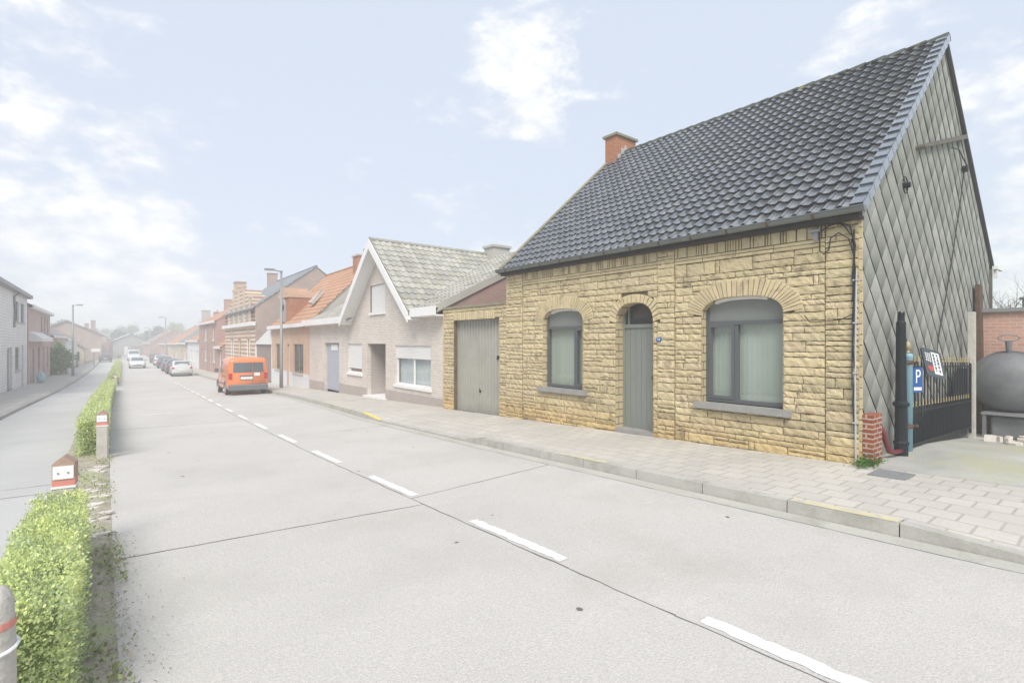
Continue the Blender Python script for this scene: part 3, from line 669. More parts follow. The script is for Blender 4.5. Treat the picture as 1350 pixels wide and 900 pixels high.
# arch stones
for o, out in zip(OPEN, (.29, .29, .17)):
    am = MB(); cy = (o['y0']+o['y1'])/2; a = (o['y1']-o['y0'])/2; rise = o['top']-o['zs']; n = 31 if a > .6 else 17
    def inner(th):
        cx, sx = math.cos(th), math.sin(th); return cy+a*abs(cx)**(.85)*(1 if cx >= 0 else -1), archz(o, cy+a*abs(cx)**(.85))+.0
    def outer(th):
        cx, sx = math.cos(th), math.sin(th); return cy+(a+out)*cx*1.0, o['zs']+.04+(rise+out-.04)*(sx**.8 if sx > 0 else 0)
    for i in range(n):
        t0, t1 = PI*(i+.08)/n, PI*(i+.92)/n; tone = stone_tone(2)
        pr = .008+sr.uniform(0, .008); P = []
        for t in (t0, t1):
            yi, zi = inner(t); yo, zo = outer(t)
            P.append(((yi, zi), (yo, zo)))
        (i0, o0), (i1, o1) = P
        f = [fac.pt(*i0, -pr), fac.pt(*o0, -pr+.004), fac.pt(*o1, -pr+.004), fac.pt(*i1, -pr)]; bk = [fac.pt(*i0, .03), fac.pt(*o0, .03), fac.pt(*o1, .03), fac.pt(*i1, .03)]
        # slightly cushioned face
        ins = []
        cc = (f[0]+f[1]+f[2]+f[3])/4
        for p in f: ins.append(p+(cc-p).normalized()*.010-fac.n*.006)
        k = len(am.v); am.v.extend(tuple(p) for p in bk+f+ins)
        for q in range(4): r = (q+1) % 4; am.f.append((k+q, k+r, k+4+r, k+4+q)); am.f.append((k+4+q, k+4+r, k+8+r, k+8+q)); am.tone.extend([tone, tone])
        am.f.append((k+8, k+9, k+10, k+11)); am.tone.append(tone)
    am.use = True; am.build('arch', 'stone', house)
# windows
def stone_window(o, splits, name='window'):
    """splits: fractions where the casement meets the fixed light (from the near jamb)"""
    y0, y1, zb, zt = o['y0'], o['y1'], o['zb']+.02, o['top']; tr = 2.09; d0, d1 = .13, .20
    fm = MB()
    fac.box(fm, y0, y0+.055, zb, o['zs']+.22, d0, d1); fac.box(fm, y1-.055, y1, zb, o['zs']+.22, d0, d1); fac.box(fm, y0+.055, y1-.055, zb, zb+.06, d0, d1); fac.box(fm, y0+.055, y1-.055, tr-.05, tr+.012, d0-.012, d1)
    m = y0+(y1-y0)*splits; fac.box(fm, m-.03, m+.03, zb+.06, tr-.05, d0+.002, d1)
    w = fm.build(name, 'frame', house)
    sw, sw2 = (m+.03, y1-.055) if splits > .5 else (y0+.055, m-.03)
    sm = MB()    # opening casement, a second frame
    for a, d, e, h in ((sw, sw+.045, zb+.06, tr-.05), (sw2-.045, sw2, zb+.06, tr-.05), (sw+.045, sw2-.045, zb+.06, zb+.105), (sw+.045, sw2-.045, tr-.095, tr-.05)): fac.box(sm, a, d, e, h, d0-.014, d1-.01)
    sm.build('casement', 'frame', w)
    gm = MB(); gm.face([fac.pt(y0+.05, tr-.04, d1-.02), fac.pt(y1-.05, tr-.04, d1-.02), fac.pt(y1-.05, zb+.05, d1-.02), fac.pt(y0+.05, zb+.05, d1-.02)]); gm.build('pane', 'glass', w)
    # shutter box filling the arch head
    pm = MB(); n = 20; ys_ = [y0+(y1-y0)*i/n for i in range(n+1)]
    for a, d in zip(ys_, ys_[1:]): pm.face([fac.pt(a, tr+.012, d0+.02), fac.pt(d, tr+.012, d0+.02), fac.pt(d, archz(o, d)+.01, d0+.02), fac.pt(a, archz(o, a)+.01, d0+.02)])
    pm.build('shutter_box', 'frame_panel', w)
    tm = MB()
    for a, d in zip(ys_[4:-4], ys_[5:-3]): tm.prism([fac.pt(a, archz(o, a)-.045, d0-.06), fac.pt(d, archz(o, d)-.045, d0-.06), fac.pt(d, archz(o, d)+.0, d0-.06), fac.pt(a, archz(o, a)+.0, d0-.06)], fac.n*.08)
    tm.build('head_trim', 'white_trim', w)
    # net curtain with folds
    cm = MB(); n = 90; pv = None
    for i in range(n+1):
        y = y0+.02+(y1-y0-.04)*i/n; d = d1+.06+.0015*math.sin(i*1.1)+.005*math.sin(i*.25); row = (fac.pt(y, zb, d), fac.pt(y, tr, d))
        if pv: cm.face([pv[0], row[0], row[1], pv[1]])
        pv = row
    cm.build('curtain', 'curtain', w, smooth=True)
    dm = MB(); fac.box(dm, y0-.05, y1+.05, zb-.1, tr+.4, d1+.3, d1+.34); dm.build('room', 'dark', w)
    sl = MB(); fac.box(sl, y0-.13, y1+.13, o['zb']-.10, o['zb']+.005, -.085, .14)
    s = sl.build('window_sill', 'blue_stone', w, bevel=.006)
    return w
stone_window(OPEN[0], .60); stone_window(OPEN[1], .28)
# front door
o = OPEN[2]; dd = .24
df = MB(); fac.box(df, o['y0'], o['y0']+.05, -.1, 2.45, dd-.02, dd+.05); fac.box(df, o['y1']-.05, o['y1'], -.1, 2.45, dd-.02, dd+.05); fac.box(df, o['y0']+.05, o['y1']-.05, 2.03, 2.10, dd-.03, dd+.05)
door = df.build('front_door', 'door', house)
lf = MB(); a = o['y0']+.05; n = 6; w = (o['y1']-o['y0']-.1)/n
for i in range(n): fac.box(lf, a+i*w+.003, a+(i+1)*w-.003, -.03, 2.03, dd+.0, dd+.04)
fac.box(lf, a, a+n*w, -.03, 2.03, dd+.010, dd+.045)
lf.build('door_leaf', 'door', door)
gm = MB(); ys_ = [o['y0']+.04+(o['y1']-o['y0']-.08)*i/16 for i in range(17)]
for p, q in zip(ys_, ys_[1:]): gm.face([fac.pt(p, 2.1, dd+.03), fac.pt(q, 2.1, dd+.03), fac.pt(q, archz(o, q)+.02, dd+.03), fac.pt(p, archz(o, p)+.02, dd+.03)])
gm.build('transom_pane', 'glass_dark', door)
fm = MB(); fac.box(fm, o['y1']-.16, o['y1']-.12, 2.10, 2.5, dd-.0, dd+.05); fm.build('transom_bar', 'door', door)
hm = MB(); hm.lathe([(.0, 0), (.0, 0)], 0, 0, 3) if 0 else None
fac.box(hm, 6.26, 6.28, 1.0, 1.06, dd-.02, dd); hm.build('keyhole', 'cable', door)
sm = MB(); fac.box(sm, o['y0']+.002, o['y1']-.002, -.3, -.02, -.02, dd+.1); sm.build('door_step', 'blue_stone', door)
pm = MB(); fac.box(pm, 5.87, 5.98, 1.75, 1.83, -.045, -.036); pl = pm.build('house_number_plate', 'sign_blue', house, bevel=.003)
text_mesh('house_number', '16', .07, 'white', pl, Matrix.Translation((HX-.047, 5.925, 1.79)) @ Matrix(((0, 0, -1, 0), (-1, 0, 0, 0), (0, 1, 0, 0), (0, 0, 0, 1))))
# garage door
gd = MB(); y = GAR[0]+.04; z0, z1, dpt = -.42, GAR[3]-.03, .17
n = 15; w = (GAR[1]-GAR[0]-.08)/n
for i in range(n):
    a = y+i*w; prof = [(0, 0), (w*.60, 0), (w*.66, .030), (w*.94, .030), (w, 0)]
    for (p, e), (q, h) in zip(prof, prof[1:]): gd.face([fac.pt(a+p, z0, dpt+e), fac.pt(a+q, z0, dpt+h), fac.pt(a+q, z1, dpt+h), fac.pt(a+p, z1, dpt+e)])
gdo = gd.build('garage_door', 'garage', house)
fm = MB(); fac.box(fm, GAR[0], GAR[0]+.045, z0, z1+.03, dpt-.02, dpt+.06); fac.box(fm, GAR[1]-.045, GAR[1], z0, z1+.03, dpt-.02, dpt+.06); fac.box(fm, GAR[0]+.045, GAR[1]-.045, z1-.01, z1+.03, dpt-.02, dpt+.06); fm.build('door_frame', 'garage', gdo)
hm = MB(); fac.box(hm, 12.05, 12.09, .30, .36, dpt-.03, dpt); hm.tube([fac.pt(12.07, .36, dpt-.03), fac.pt(12.07, .42, dpt-.045), fac.pt(12.07, .30, dpt-.05)], .011, 6); hm.build('door_handle', 'black_iron', gdo)
hm = MB(); fac.box(hm, 11.02, 11.30, 1.26, 1.36, dpt-.012, dpt+.0); hm.build('letterbox', 'black_iron', gdo)
cp = MB(); fac.box(cp, HY1, GE+.03, 2.73, 2.79, -.04, .28); cp.build('parapet_capping', 'verge', house)
# roof
roof_sheet = MB()
ex, ez = HX-.16, EZ-.02
slab(roof_sheet, [(ex, HY0-.06, ez-.03), (ex, HY1+.04, ez-.03), (RX, HY1+.04, RZ-.05), (RX, HY0-.06, RZ-.05)], .05)
slab(roof_sheet, [(RX, HY0-.06, RZ-.05), (RX, HY1+.04, RZ-.05), (BX+.16, HY1+.04, ez-.03), (BX+.16, HY0-.06, ez-.03)], .05)
roof = roof_sheet.build('roof', 'slate_gap', house)
W = Vector((RX-ex, 0, RZ-ez)); 
TT = [(.115, .122, .135), (.13, .137, .147), (.10, .108, .125), (.14, .146, .15)]
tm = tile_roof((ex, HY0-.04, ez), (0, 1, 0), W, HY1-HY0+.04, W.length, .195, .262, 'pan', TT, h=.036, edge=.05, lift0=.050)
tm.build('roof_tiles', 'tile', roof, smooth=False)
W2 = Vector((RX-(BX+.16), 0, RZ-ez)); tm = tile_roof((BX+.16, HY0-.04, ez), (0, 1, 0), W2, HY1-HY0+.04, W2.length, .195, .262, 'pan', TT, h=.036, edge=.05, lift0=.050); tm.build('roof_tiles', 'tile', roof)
# verge tiles with their down-turned flange on the near gable
vm = MB(); Wn = W.normalized(); L = W.length; n = 23; NN = Vector((-Wn.z, 0, Wn.x))
for i in range(n):
    p0 = Vector((ex, 0, ez))+Wn*(L*i/n-.03); p1 = Vector((ex, 0, ez))+Wn*(L*(i+1)/n+.01); v = sr.uniform(.8, 1.3); tone = (.095*v, .115*v, .135*v)
    A = [p0+NN*.085, p1+NN*.055]; yo, yi = HY0-.11, HY0+.06
    pts = [(A[0].x, yo, A[0].z), (A[1].x, yo, A[1].z), (A[1].x, yi, A[1].z), (A[0].x, yi, A[0].z)]
    vm.prism(pts, NN*-.022, tone)
    B = [p0-NN*.06, p1-NN*.085]
    q1 = A[1]-Wn*.03; q2 = B[1]-Wn*.03; vm.prism([(A[0].x, yo, A[0].z), (q1.x, yo, q1.z), (q2.x, yo, q2.z), (B[0].x, yo, B[0].z-.012)], (0, .018, 0), tone)
vm.build('verge_tiles', 'tile', roof)
W2n = W2.normalized(); vm = MB(); p = Vector((BX+.16, 0, ez)); vm.prism([(p.x, HY0-.07, p.z-.05), (p.x, HY0-.07, p.z+.04), (RX, HY0-.07, RZ+.04), (RX, HY0-.07, RZ-.06)], (0, .05, 0)); vm.build('rear_verge', 'cable', roof)
vm = MB(); pts = [(ex, HY1-.02, ez+.03), (ex, HY1+.10, ez+.03), (RX, HY1+.10, RZ+.04), (RX, HY1-.02, RZ+.04)]; slab(vm, pts, -.05); slab(vm, [(p[0], p[1]+.06, p[2]) for p in pts], .14); vm.build('far_verge', 'verge', roof)
rm = MB(); n = 24
for i in range(n):
    y0 = HY0-.10+(HY1-HY0+.16)*i/n; y1 = HY0-.10+(HY1-HY0+.16)*(i+1)/n+.02; prv = None
    for (yy_, rr_) in ((y0, .125), (y0+.04, .128), (y1, .108)):
        ring = [Vector((RX+rr_*1.05*math.cos(PI*j/8), yy_, RZ-.05+rr_*math.sin(PI*j/8))) for j in range(9)]
        if prv:
            for j in range(8): rm.face([prv[j], prv[j+1], ring[j+1], ring[j]])
        else: rm.face(ring)
        prv = ring
for k in range(34):     # moss cushions
    y = sr.uniform(HY0, HY1-.6); s = sr.choice((-1, -1, 0)); r = sr.uniform(.018, .045)
    bmx = bmesh.new(); bmesh.ops.create_icosphere(bmx, subdivisions=1, radius=r); 
    for f_ in bmx.faces: rm.face([Vector((q.co.x*1.3, q.co.y*1.8, q.co.z*.7))+Vector((RX+s*.11, y, RZ+.05 if s == 0 else RZ-.01)) for q in f_.verts])
    bmx.free()
rm.build('ridge_tiles', 'ridge', roof)
# chimney standing astride the far end of the ridge
ch = MB(); ch.box(12.28, 13.2, 10.30, 10.74, RZ-.9, 8.02); cho = ch.build('chimney', 'orange_brick', roof)
cm = MB(); cm.box(12.22, 13.26, 10.24, 10.80, 8.02, 8.09); cm.build('chimney_cap', 'verge', cho)
cm = MB()
cm.prism([(12.30, 10.285, 7.1), (12.95, 10.285, 7.45), (12.70, 10.285, 7.80), (12.62, 10.285, 7.66), (12.5, 10.285, 7.68), (12.5, 10.285, 7.5), (12.35, 10.285, 7.45)], (0, .012, 0)); cm.build('flashing', 'conduit', cho)
# gutter: half-round trough with joints
gm = MB(); gx_, gz_ = ex-.055, ez-.045; yA, yB = HY0-.13, HY1+.14
ring = [(math.cos(PI+PI*j/8)*.062, math.sin(PI+PI*j/8)*.075) for j in range(9)]
for j in range(8):
    (a, e), (d, h) = ring[j], ring[j+1]
    gm.face([(gx_+a, yA, gz_+e+.04), (gx_+a, yB, gz_+e+.04), (gx_+d, yB, gz_+h+.04), (gx_+d, yA, gz_+h+.04)])
gm.tube([(gx_-.064, yA, gz_+.042), (gx_-.064, yB, gz_+.042)], .011, 6)
for yy_ in (yA, yB): gm.face([(gx_+a, yy_, gz_+e+.04) for a, e in ring])
gut = gm.build('gutter', 'gutter', house)
for i in range(12):
    gb_ = MB(); y = HY0+.5+i*.66
    for j in range(8):
        (a, e), (d, h) = ring[j], ring[j+1]
        gb_.prism([(gx_+a*1.12, y, gz_+e*1.12+.04), (gx_+d*1.12, y, gz_+h*1.12+.04), (gx_+d*1.0, y, gz_+h*1.0+.04), (gx_+a*1.0, y, gz_+e*1.0+.04)], (0, .03, 0))
    gb_.build('gutter_bracket', 'rust', gut)
sf = MB(); sf.box(ex+.0, HX+.03, HY0-.04, HY1+.06, EZ-.17, EZ-.12); sf.box(ex-.0, ex+.03, HY0-.04, HY1+.06, EZ-.12, EZ-.02); sf.build('soffit', 'shaded_wood', house)
# gable cladding: diamond slates hung on the near end wall
GZ = lambda X: (EZ+(RZ-EZ)*(X-ex)/(RX-ex)-.04) if X < RX else (EZ+(RZ-EZ)*(BX+.16-X)/(BX+.16-RX)-.04)
poly = [(HX+.05, -.5), (BX, -.5), (BX, GZ(BX)), (RX, RZ-.08), (HX+.05, GZ(HX+.05))]
def clip(sub, cl):
    def area(p): return sum(p[i][0]*p[(i+1) % len(p)][1]-p[(i+1) % len(p)][0]*p[i][1] for i in range(len(p)))
    if area(cl) < 0: cl = cl[::-1]
    out = sub
    for i in range(len(cl)):
        (ax, ay), (bx, by) = cl[i], cl[(i+1) % len(cl)]; inp, out = out, []
        if not inp: break
        side = lambda p: (bx-ax)*(p[1]-ay)-(by-ay)*(p[0]-ax)
        for k in range(len(inp)):
            p, q = inp[k-1], inp[k]; sp, sq = side(p), side(q)
            if (sp >= 0) != (sq >= 0): t = sp/(sp-sq); out.append((p[0]+(q[0]-p[0])*t, p[1]+(q[1]-p[1])*t))
            if sq >= 0: out.append(q)
    return out
bm_ = MB(); bm_.face([(x, HY0+.018, z) for x, z in poly]); bm_.build('gable_backing', 'slate_gap', house)
DW, DH = .50, .50; slates = []; sr2 = random.Random(4)
for j in range(-4, 40):
    for i in range(-1, 20):
        cx = HX+.12+i*DW+(DW/2 if j % 2 else 0); cz = -.5+j*DH/2
        # the slate, cut short along its lower left edge where the course joint stays open
        d_ = [(cx, cz-DH*.5), (cx+DW*.5, cz), (cx, cz+DH*.5), (cx-DW*.5, cz)]
        hv = (-.7071, -.7071); lim = .3536-.007*sr2.uniform(.7, 1.2)
        half = [(cx+hv[0]*(lim*.5)+t*.7071, cz+hv[1]*(lim*.5)-t*.7071) for t in (-1, 1)]+[(cx+1, cz+1.6), (cx+1.6, cz+1)]
        half = [half[0], half[1], (half[1][0]+1, half[1][1]+1), (half[0][0]+1, half[0][1]+1)]
        q = clip(clip(d_, half), poly)
        if len(q) < 3: continue
        v = sr2.uniform(.88, 1.1); base = Vector((.39*v, .40*v, .36*v)); wv = sr2.uniform(-.002, .004); dk = sr2.uniform(.28, .62)
        def dep(x, z): return HY0-.006-wv+.013*((z-cz)/DH)+.010*((x-cx)/DW)
        # weathering: the lower tip of every slate is grown over with grime
        def tone(x, z):
            t = max(0, min(1, .46-(z-cz)/DH*1.15)); return tuple(base*(1-(1-dk)*t*1.15))
        top = [Vector((x, dep(x, z), z)) for x, z in q]; n = len(q)
        mx_, mz_ = sum(p[0] for p in q)/n, sum(p[1] for p in q)/n; cen = Vector((mx_, dep(mx_, mz_), mz_))
        slates.append((top, cen, [tone(x, z) for x, z in q], tone(mx_, mz_)))
sm = MB(); cols = []
for top, cen, tt, tcn in slates:
    n = len(top); k = len(sm.v); sm.v.extend(tuple(t) for t in top); sm.v.append(tuple(cen)); sm.v.extend((t.x, t.y+.011, t.z) for t in top)
    for a in range(n):
        b2 = (a+1) % n; sm.f.append((k+a, k+b2, k+n)); cols.extend([tt[a], tt[b2], tcn])
        sm.f.append((k+a, k+b2, k+n+1+b2, k+n+1+a)); cols.extend([(.08, .085, .07)]*4)
sm.tone = [(1, 1, 1)]*len(sm.f); sm.use = True
o = sm.build('gable_slates', 'slate', house)
arr = np.ones((len(cols), 4), np.float32); arr[:, :3] = np.array(cols, np.float32); o.data.color_attributes['tone'].data.foreach_set('color', arr.ravel())
# rear eaves gutter end
b = MB(); b.box(BX+.05, BX+.75, HY0-.15, HY0-.05, EZ-.10, EZ-.02); b.box(BX+.12, BX+.2, HY0-.14, HY0-.06, EZ-.3, EZ-.1); b.build('rear_gutter_end', 'white_trim', house)
b = MB(); b.box(BX-.05, BX+.03, HY0-.06, HY0+.01, -.6, EZ-.1); b.build('corner_board', 'timber', house)
# bits on the gable
b = MB(); b.prism([(10.95, HY0-.10, 5.04), (10.97, HY0-.10, 5.11), (14.25, HY0-.10, 6.10), (14.3, HY0-.10, 6.02)], (0, .07, 0)); b.tube([(10.98, HY0-.14, 5.07), (10.98, HY0, 5.07)], .04); b.build('gable_rail', 'timber', house)
b = MB(); b.tube([(10.2+.13*math.cos(t*PI/8), HY0-.05, 4.28+.13*math.sin(t*PI/8)) for t in range(17)], .009, 6, False); b.tube([(10.32, HY0-.09, 4.3), (10.32, HY0, 4.3)], .045, 10); b.build('vent_ring', 'black_iron', house)
b = MB(); b.tube([(13.1, HY0-.07, 5.55), (13.6, HY0-.08, 5.63), (14.2, HY0-.09, 5.45)], .012, 6); b.tube([(14.25, HY0-.11, 5.38), (14.25, HY0-.02, 5.38)], .07, 8); b.build('insulator', 'black_iron', house)
b = MB(); pts = [(14.25, 5.35), (13.9, 4.6), (13.35, 3.6), (12.75, 2.6), (12.2, 1.8), (12.1, 1.2), (12.15, .5)]
b.tube([(x, HY0-.045, z) for x, z in pts], .011, 6); b.build('gable_cable', 'cable', house)
# cables and conduit at the near corner
cb = MB()
def cabl(pts, r=.009): cb.tube([fac.pt(y, z, d) for y, z, d in pts], r, 6)
cabl([(2.68, 3.32, -.05), (2.675, 2.9, -.05), (2.685, 2.5, -.06), (2.67, 2.1, -.05), (2.69, 1.7, -.07), (2.66, 1.3, -.05), (2.69, .9, -.06), (2.67, .5, -.05)], .011)
cabl([(2.70, 2.6, -.05), (2.66, 3.1, -.06), (2.72, 3.38, -.08), (2.85, 3.44, -.08), (3.02, 3.42, -.06)], .012)
cabl([(2.68, 2.95, -.05), (2.74, 3.2, -.07), (2.86, 3.30, -.08), (2.97, 3.24, -.07), (2.99, 3.08, -.07), (3.06, 3.02, -.06), (3.12, 3.08, -.05), (3.12, 3.36, -.05)])
cabl([(3.10, 3.36, -.05), (2.95, 3.46, -.08), (2.8, 3.40, -.08), (2.69, 3.22, -.06)])
cabl([(2.68, 2.14, -.055), (2.85, 2.06, -.045), (3.1, 2.04, -.04), (3.26, 2.04, -.045), (3.33, 2.14, -.045)], .007)
for k in range(5): cabl([(2.70-.012*k, 3.2-.1*k, -.05-.006*k), (2.66+.01*k, 2.8-.3*k, -.06), (2.70, 2.3-.3*k, -.055)], .007)
cb.build('cables', 'cable', house)
b = MB(); fac.box(b, 3.10, 3.26, 3.36, 3.40, -.10, -.03); fac.box(b, 3.14, 3.20, 3.24, 3.36, -.07, -.03); b.build('junction_bracket', 'lamp_grey', house)
b = MB(); b.tube([fac.pt(2.655, .02, -.05), fac.pt(2.665, 1.2, -.052), fac.pt(2.65, 2.75, -.05)], .013, 8)
for z in (.6, 1.3, 2.0, 2.6): fac.box(b, 2.63, 2.69, z, z+.02, -.075, -.02)
b.build('conduit', 'conduit', house)

# ------------------------------------------------------------------ by the gable: pier, lamp-post stump, gate
def quad_leaf(mb, p, d, size, tone, w=.55, rnd=random):
    """a small folded leaf"""
    d = Vector(d).normalized(); s_ = d.cross(Vector((rnd.uniform(-1, 1), rnd.uniform(-1, 1), rnd.uniform(-1, 1))));
    if s_.length < .01: return
    s_.normalize(); p = Vector(p)
    mb.face([p, p+d*size*.5+s_*size*w*.5, p+d*size, p+d*size*.5-s_*size*w*.5], tone)
def leaves_mesh(name, P, Dv, size, tones, m, parent=None, w=.6):
    """many leaves at once: P positions, Dv directions, (n,3)"""
    n = len(P); Dv = Dv/np.linalg.norm(Dv, axis=1, keepdims=True); r = rng.normal(size=(n, 3)); S_ = np.cross(Dv, r); S_ /= np.linalg.norm(S_, axis=1, keepdims=True)
    if parent is not None: P = P-np.array(root_loc(parent))
    sz = (size*rng.uniform(.65, 1.3, n))[:, None]
    V = np.stack([P, P+Dv*sz*.5+S_*sz*w*.5, P+Dv*sz, P+Dv*sz*.5-S_*sz*w*.5], 1).reshape(-1, 3)
    me = bpy.data.meshes.new(name); me.vertices.add(4*n); me.vertices.foreach_set('co', V.astype(np.float32).ravel())
    me.loops.add(4*n); me.loops.foreach_set('vertex_index', np.arange(4*n)); me.polygons.add(n); me.polygons.foreach_set('loop_start', np.arange(0, 4*n, 4))
    me.update(); at = me.color_attributes.new('tone', 'FLOAT_COLOR', 'CORNER'); A = np.ones((4*n, 4), np.float32); A[:, :3] = np.repeat(tones, 4, axis=0); at.data.foreach_set('color', A.ravel())
    me.materials.append(M[m]); o = bpy.data.objects.new(name, me); col.objects.link(o); o.parent = parent; me.validate(); return o

zf = yard_z(8.5, 2.5)
b = MB(); b.box(8.345, 8.72, 2.47, 2.595, -.1, .73); o = b.build('brick_pier', 'red_brick'); tag(o, 'low red brick pier built against the gable at the house corner', 'brick pier')
b = MB(); b.tube([(8.80, 2.50, .50), (8.88, 2.50, .42), (8.93, 2.48, .28), (9.02, 2.47, .15), (9.15, 2.46, .115), (9.4, 2.42, .11)], .035, 10); o = b.build('hose', 'red', smooth=True); tag(o, 'dark red hose coming out beside the brick pier and down to the yard', 'hose')
# weeds
wp = []; wd = []
for k in range(700):
    a = rr.random(); x = 8.22+rr.gauss(0, .13)+a*.22; y = 2.52+rr.gauss(0, .05); h = abs(rr.gauss(0, .045))
    wp.append((x, y, .1-.075+h+.02)); wd.append((rr.gauss(0, 1), rr.gauss(0, 1), abs(rr.gauss(.5, .6))))
wt = np.array([(.10*v, .22*v, .035*v) for v in np.random.default_rng(3).uniform(.6, 1.4, 700)])
o = leaves_mesh('weeds', np.array(wp), np.array(wd), .035, wt, 'foliage'); tag(o, 'bright green weeds growing where the stone corner meets the paving', 'weeds', kind='stuff')
n = 2600; R2 = np.random.default_rng(31); Y = R2.uniform(2.7, 13.8, n); keep = (np.sin(Y*3.1)+np.sin(Y*7.7+1)+R2.normal(0, .6, n) > .2); Y = Y[keep]; n = len(Y)
P = np.stack([8.325-np.abs(R2.normal(0, .012, n)), Y, np.array([g(q) for q in Y])+.10+np.abs(R2.normal(0, .008, n))], 1); Dv = R2.normal(size=P.shape); Dv[:, 2] = np.abs(Dv[:, 2])
o = leaves_mesh('moss', P, Dv, .016, np.array([[.10, .12, .045]])*R2.uniform(.5, 1.5, n)[:, None], 'foliage'); tag(o, 'thin dark moss along the foot of the stone wall', 'moss', kind='stuff')
# black stump of an old cast iron lamp post
t = thing('iron_post', 'black cast iron lamp post stump with a broken top in front of the slate gable', 'post', (9.47, 2.44, .05)); x, y = 9.47, 2.44
z0 = yard_z(x, y)
b = MB(); b.lathe([(.092, z0-.1), (.092, z0+.16), (.102, z0+.17), (.102, z0+.20), (.086, z0+.22), (.080, z0+.72), (.092, z0+.74), (.108, z0+.76), (.108, z0+.79), (.075, z0+.82)], x, y, 12); b.build('base', 'black_iron', t)
b = MB(); b.lathe([(.074, z0+.80), (.068, z0+1.2), (.062, 2.03), (.060, 2.04), (.048, 2.06), (.045, 2.14)], x, y, 20); b.build('shaft', 'black_iron', t, smooth=False)
b = MB()
for k in range(9): a = 2*PI*k/9; h = rr.uniform(.0, .06); b.hexa([(x+.05*math.cos(a+q), y+.05*math.sin(a+q), 2.15) if 0 else (x+r_*math.cos(a+q), y+r_*math.sin(a+q), zz) for zz in (2.13, 2.15+h) for r_, q in ((.034, 0), (.046, 0), (.046, .6), (.034, .6))])
b.build('broken_top', 'black_iron', t)
# blue gate post with finial
GX0, GY0, GX1, GY1 = 10.05, 2.48, 13.94, 2.42
t = thing('gate_post', 'pale blue round iron gate post with a brass acorn finial', 'gate post', (GX0-.08, GY0, 0)); x, y = GX0-.08, GY0
z0 = yard_z(x, y)
b = MB(); b.lathe([(.062, z0-.1), (.062, 1.50), (.066, 1.505), (.066, 1.54), (.05, 1.56)], x, y, 20); b.build('shaft', 'blue_paint', t, smooth=True)
b = MB(); b.lathe([(.035, 1.56), (.04, 1.585), (.022, 1.60), (.022, 1.615), (.046, 1.64), (.05, 1.67), (.036, 1.72), (.012, 1.755), (.004, 1.765)], x, y, 16); b.build('finial', 'weathered_metal', t, smooth=True)
for z in (1.42, .42):
    b = MB(); b.tube([(x-.01, y, z-.03), (x-.01, y, z+.03)], .072, 16); b.tube([(9.50, y-.03, z), (x+.08, y-.05, z)], .022, 8); b.tube([(x+.05, y-.09, z), (x+.12, y-.09, z)], .026, 8); b.build('hinge_strap', 'rust', t)
# iron gate
t = thing('iron_gate', 'black spear-topped iron gate with gold tips closing the yard beside the gable', 'gate', (GX0, GY0, 0))
GF = Facade((GX0, GY0), (GX1, GY1), (0, 1, 0)); GL = GF.L
def gdrop(s): return -.10*s/GL      # the far end hangs a little lower
def rail(name, z, h, w=.018):
    b = MB(); b.hexa([GF.pt(.0, z, -w), GF.pt(GL, z+gdrop(GL), -w), GF.pt(GL, z+gdrop(GL), w), GF.pt(0, z, w), GF.pt(.0, z+h, -w), GF.pt(GL, z+h+gdrop(GL), -w), GF.pt(GL, z+h+gdrop(GL), w), GF.pt(0, z+h, w)]); return b.build(name, 'black_iron', t)
rail('rail', 1.33, .03); rail('rail', .62, .03); rail('rail', .08, .035)
b = MB(); GF.box(b, .0, .04, .05, 1.38, -.02, .02); b.build('stile', 'black_iron', t)
b = MB(); GF.box(b, GL-.04, GL, -.12, 1.30, -.02, .02); b.build('stile', 'black_iron', t)
def spear(s, z, sc=1.0):
    b = MB(); p = GF.pt(s, 0); b.lathe([(.010*sc, z), (.019*sc, z+.02*sc), (.019*sc, z+.03*sc), (.008*sc, z+.045*sc), (.008*sc, z+.055*sc), (.017*sc, z+.075*sc), (.002, z+.15*sc)], p.x, p.y, 6); return b
nb = 22
for i in range(nb):
    s = .09+(GL-.18)*i/(nb-1); b = MB(); z1 = 1.42+gdrop(s); p0, p1 = GF.pt(s, .07+gdrop(s)), GF.pt(s, z1); b.tube([p0, p1], .010, 6); bar = b.build('bar', 'black_iron', t)
    spear(s, z1, .75).build('spear_tip', 'gold', bar)
    if i < nb-1:
        s2 = s+(GL-.18)/(nb-1)/2; b = MB(); b.tube([GF.pt(s2, .07+gdrop(s2)), GF.pt(s2, .70+gdrop(s2))], .009, 6); bar = b.build('short_bar', 'black_iron', t); spear(s2, .70+gdrop(s2), .6).build('spear_tip', 'gold', bar)
b = MB(); b.face([GF.pt(.1, .0, .05), GF.pt(GL-.03, -.17, .05), GF.pt(GL-.03, .46, .05), GF.pt(1.2, .54, .05), GF.pt(.1, .2, .05)]); b.prism([GF.pt(2.5, .46, .05), GF.pt(GL-.03, .46, .05), GF.pt(GL-.03, 1.20, .05), GF.pt(3.1, 1.22, .05), GF.pt(2.9, .8, .05)], (0, .004, 0)); b.build('backing_sheet', 'black_iron', t)
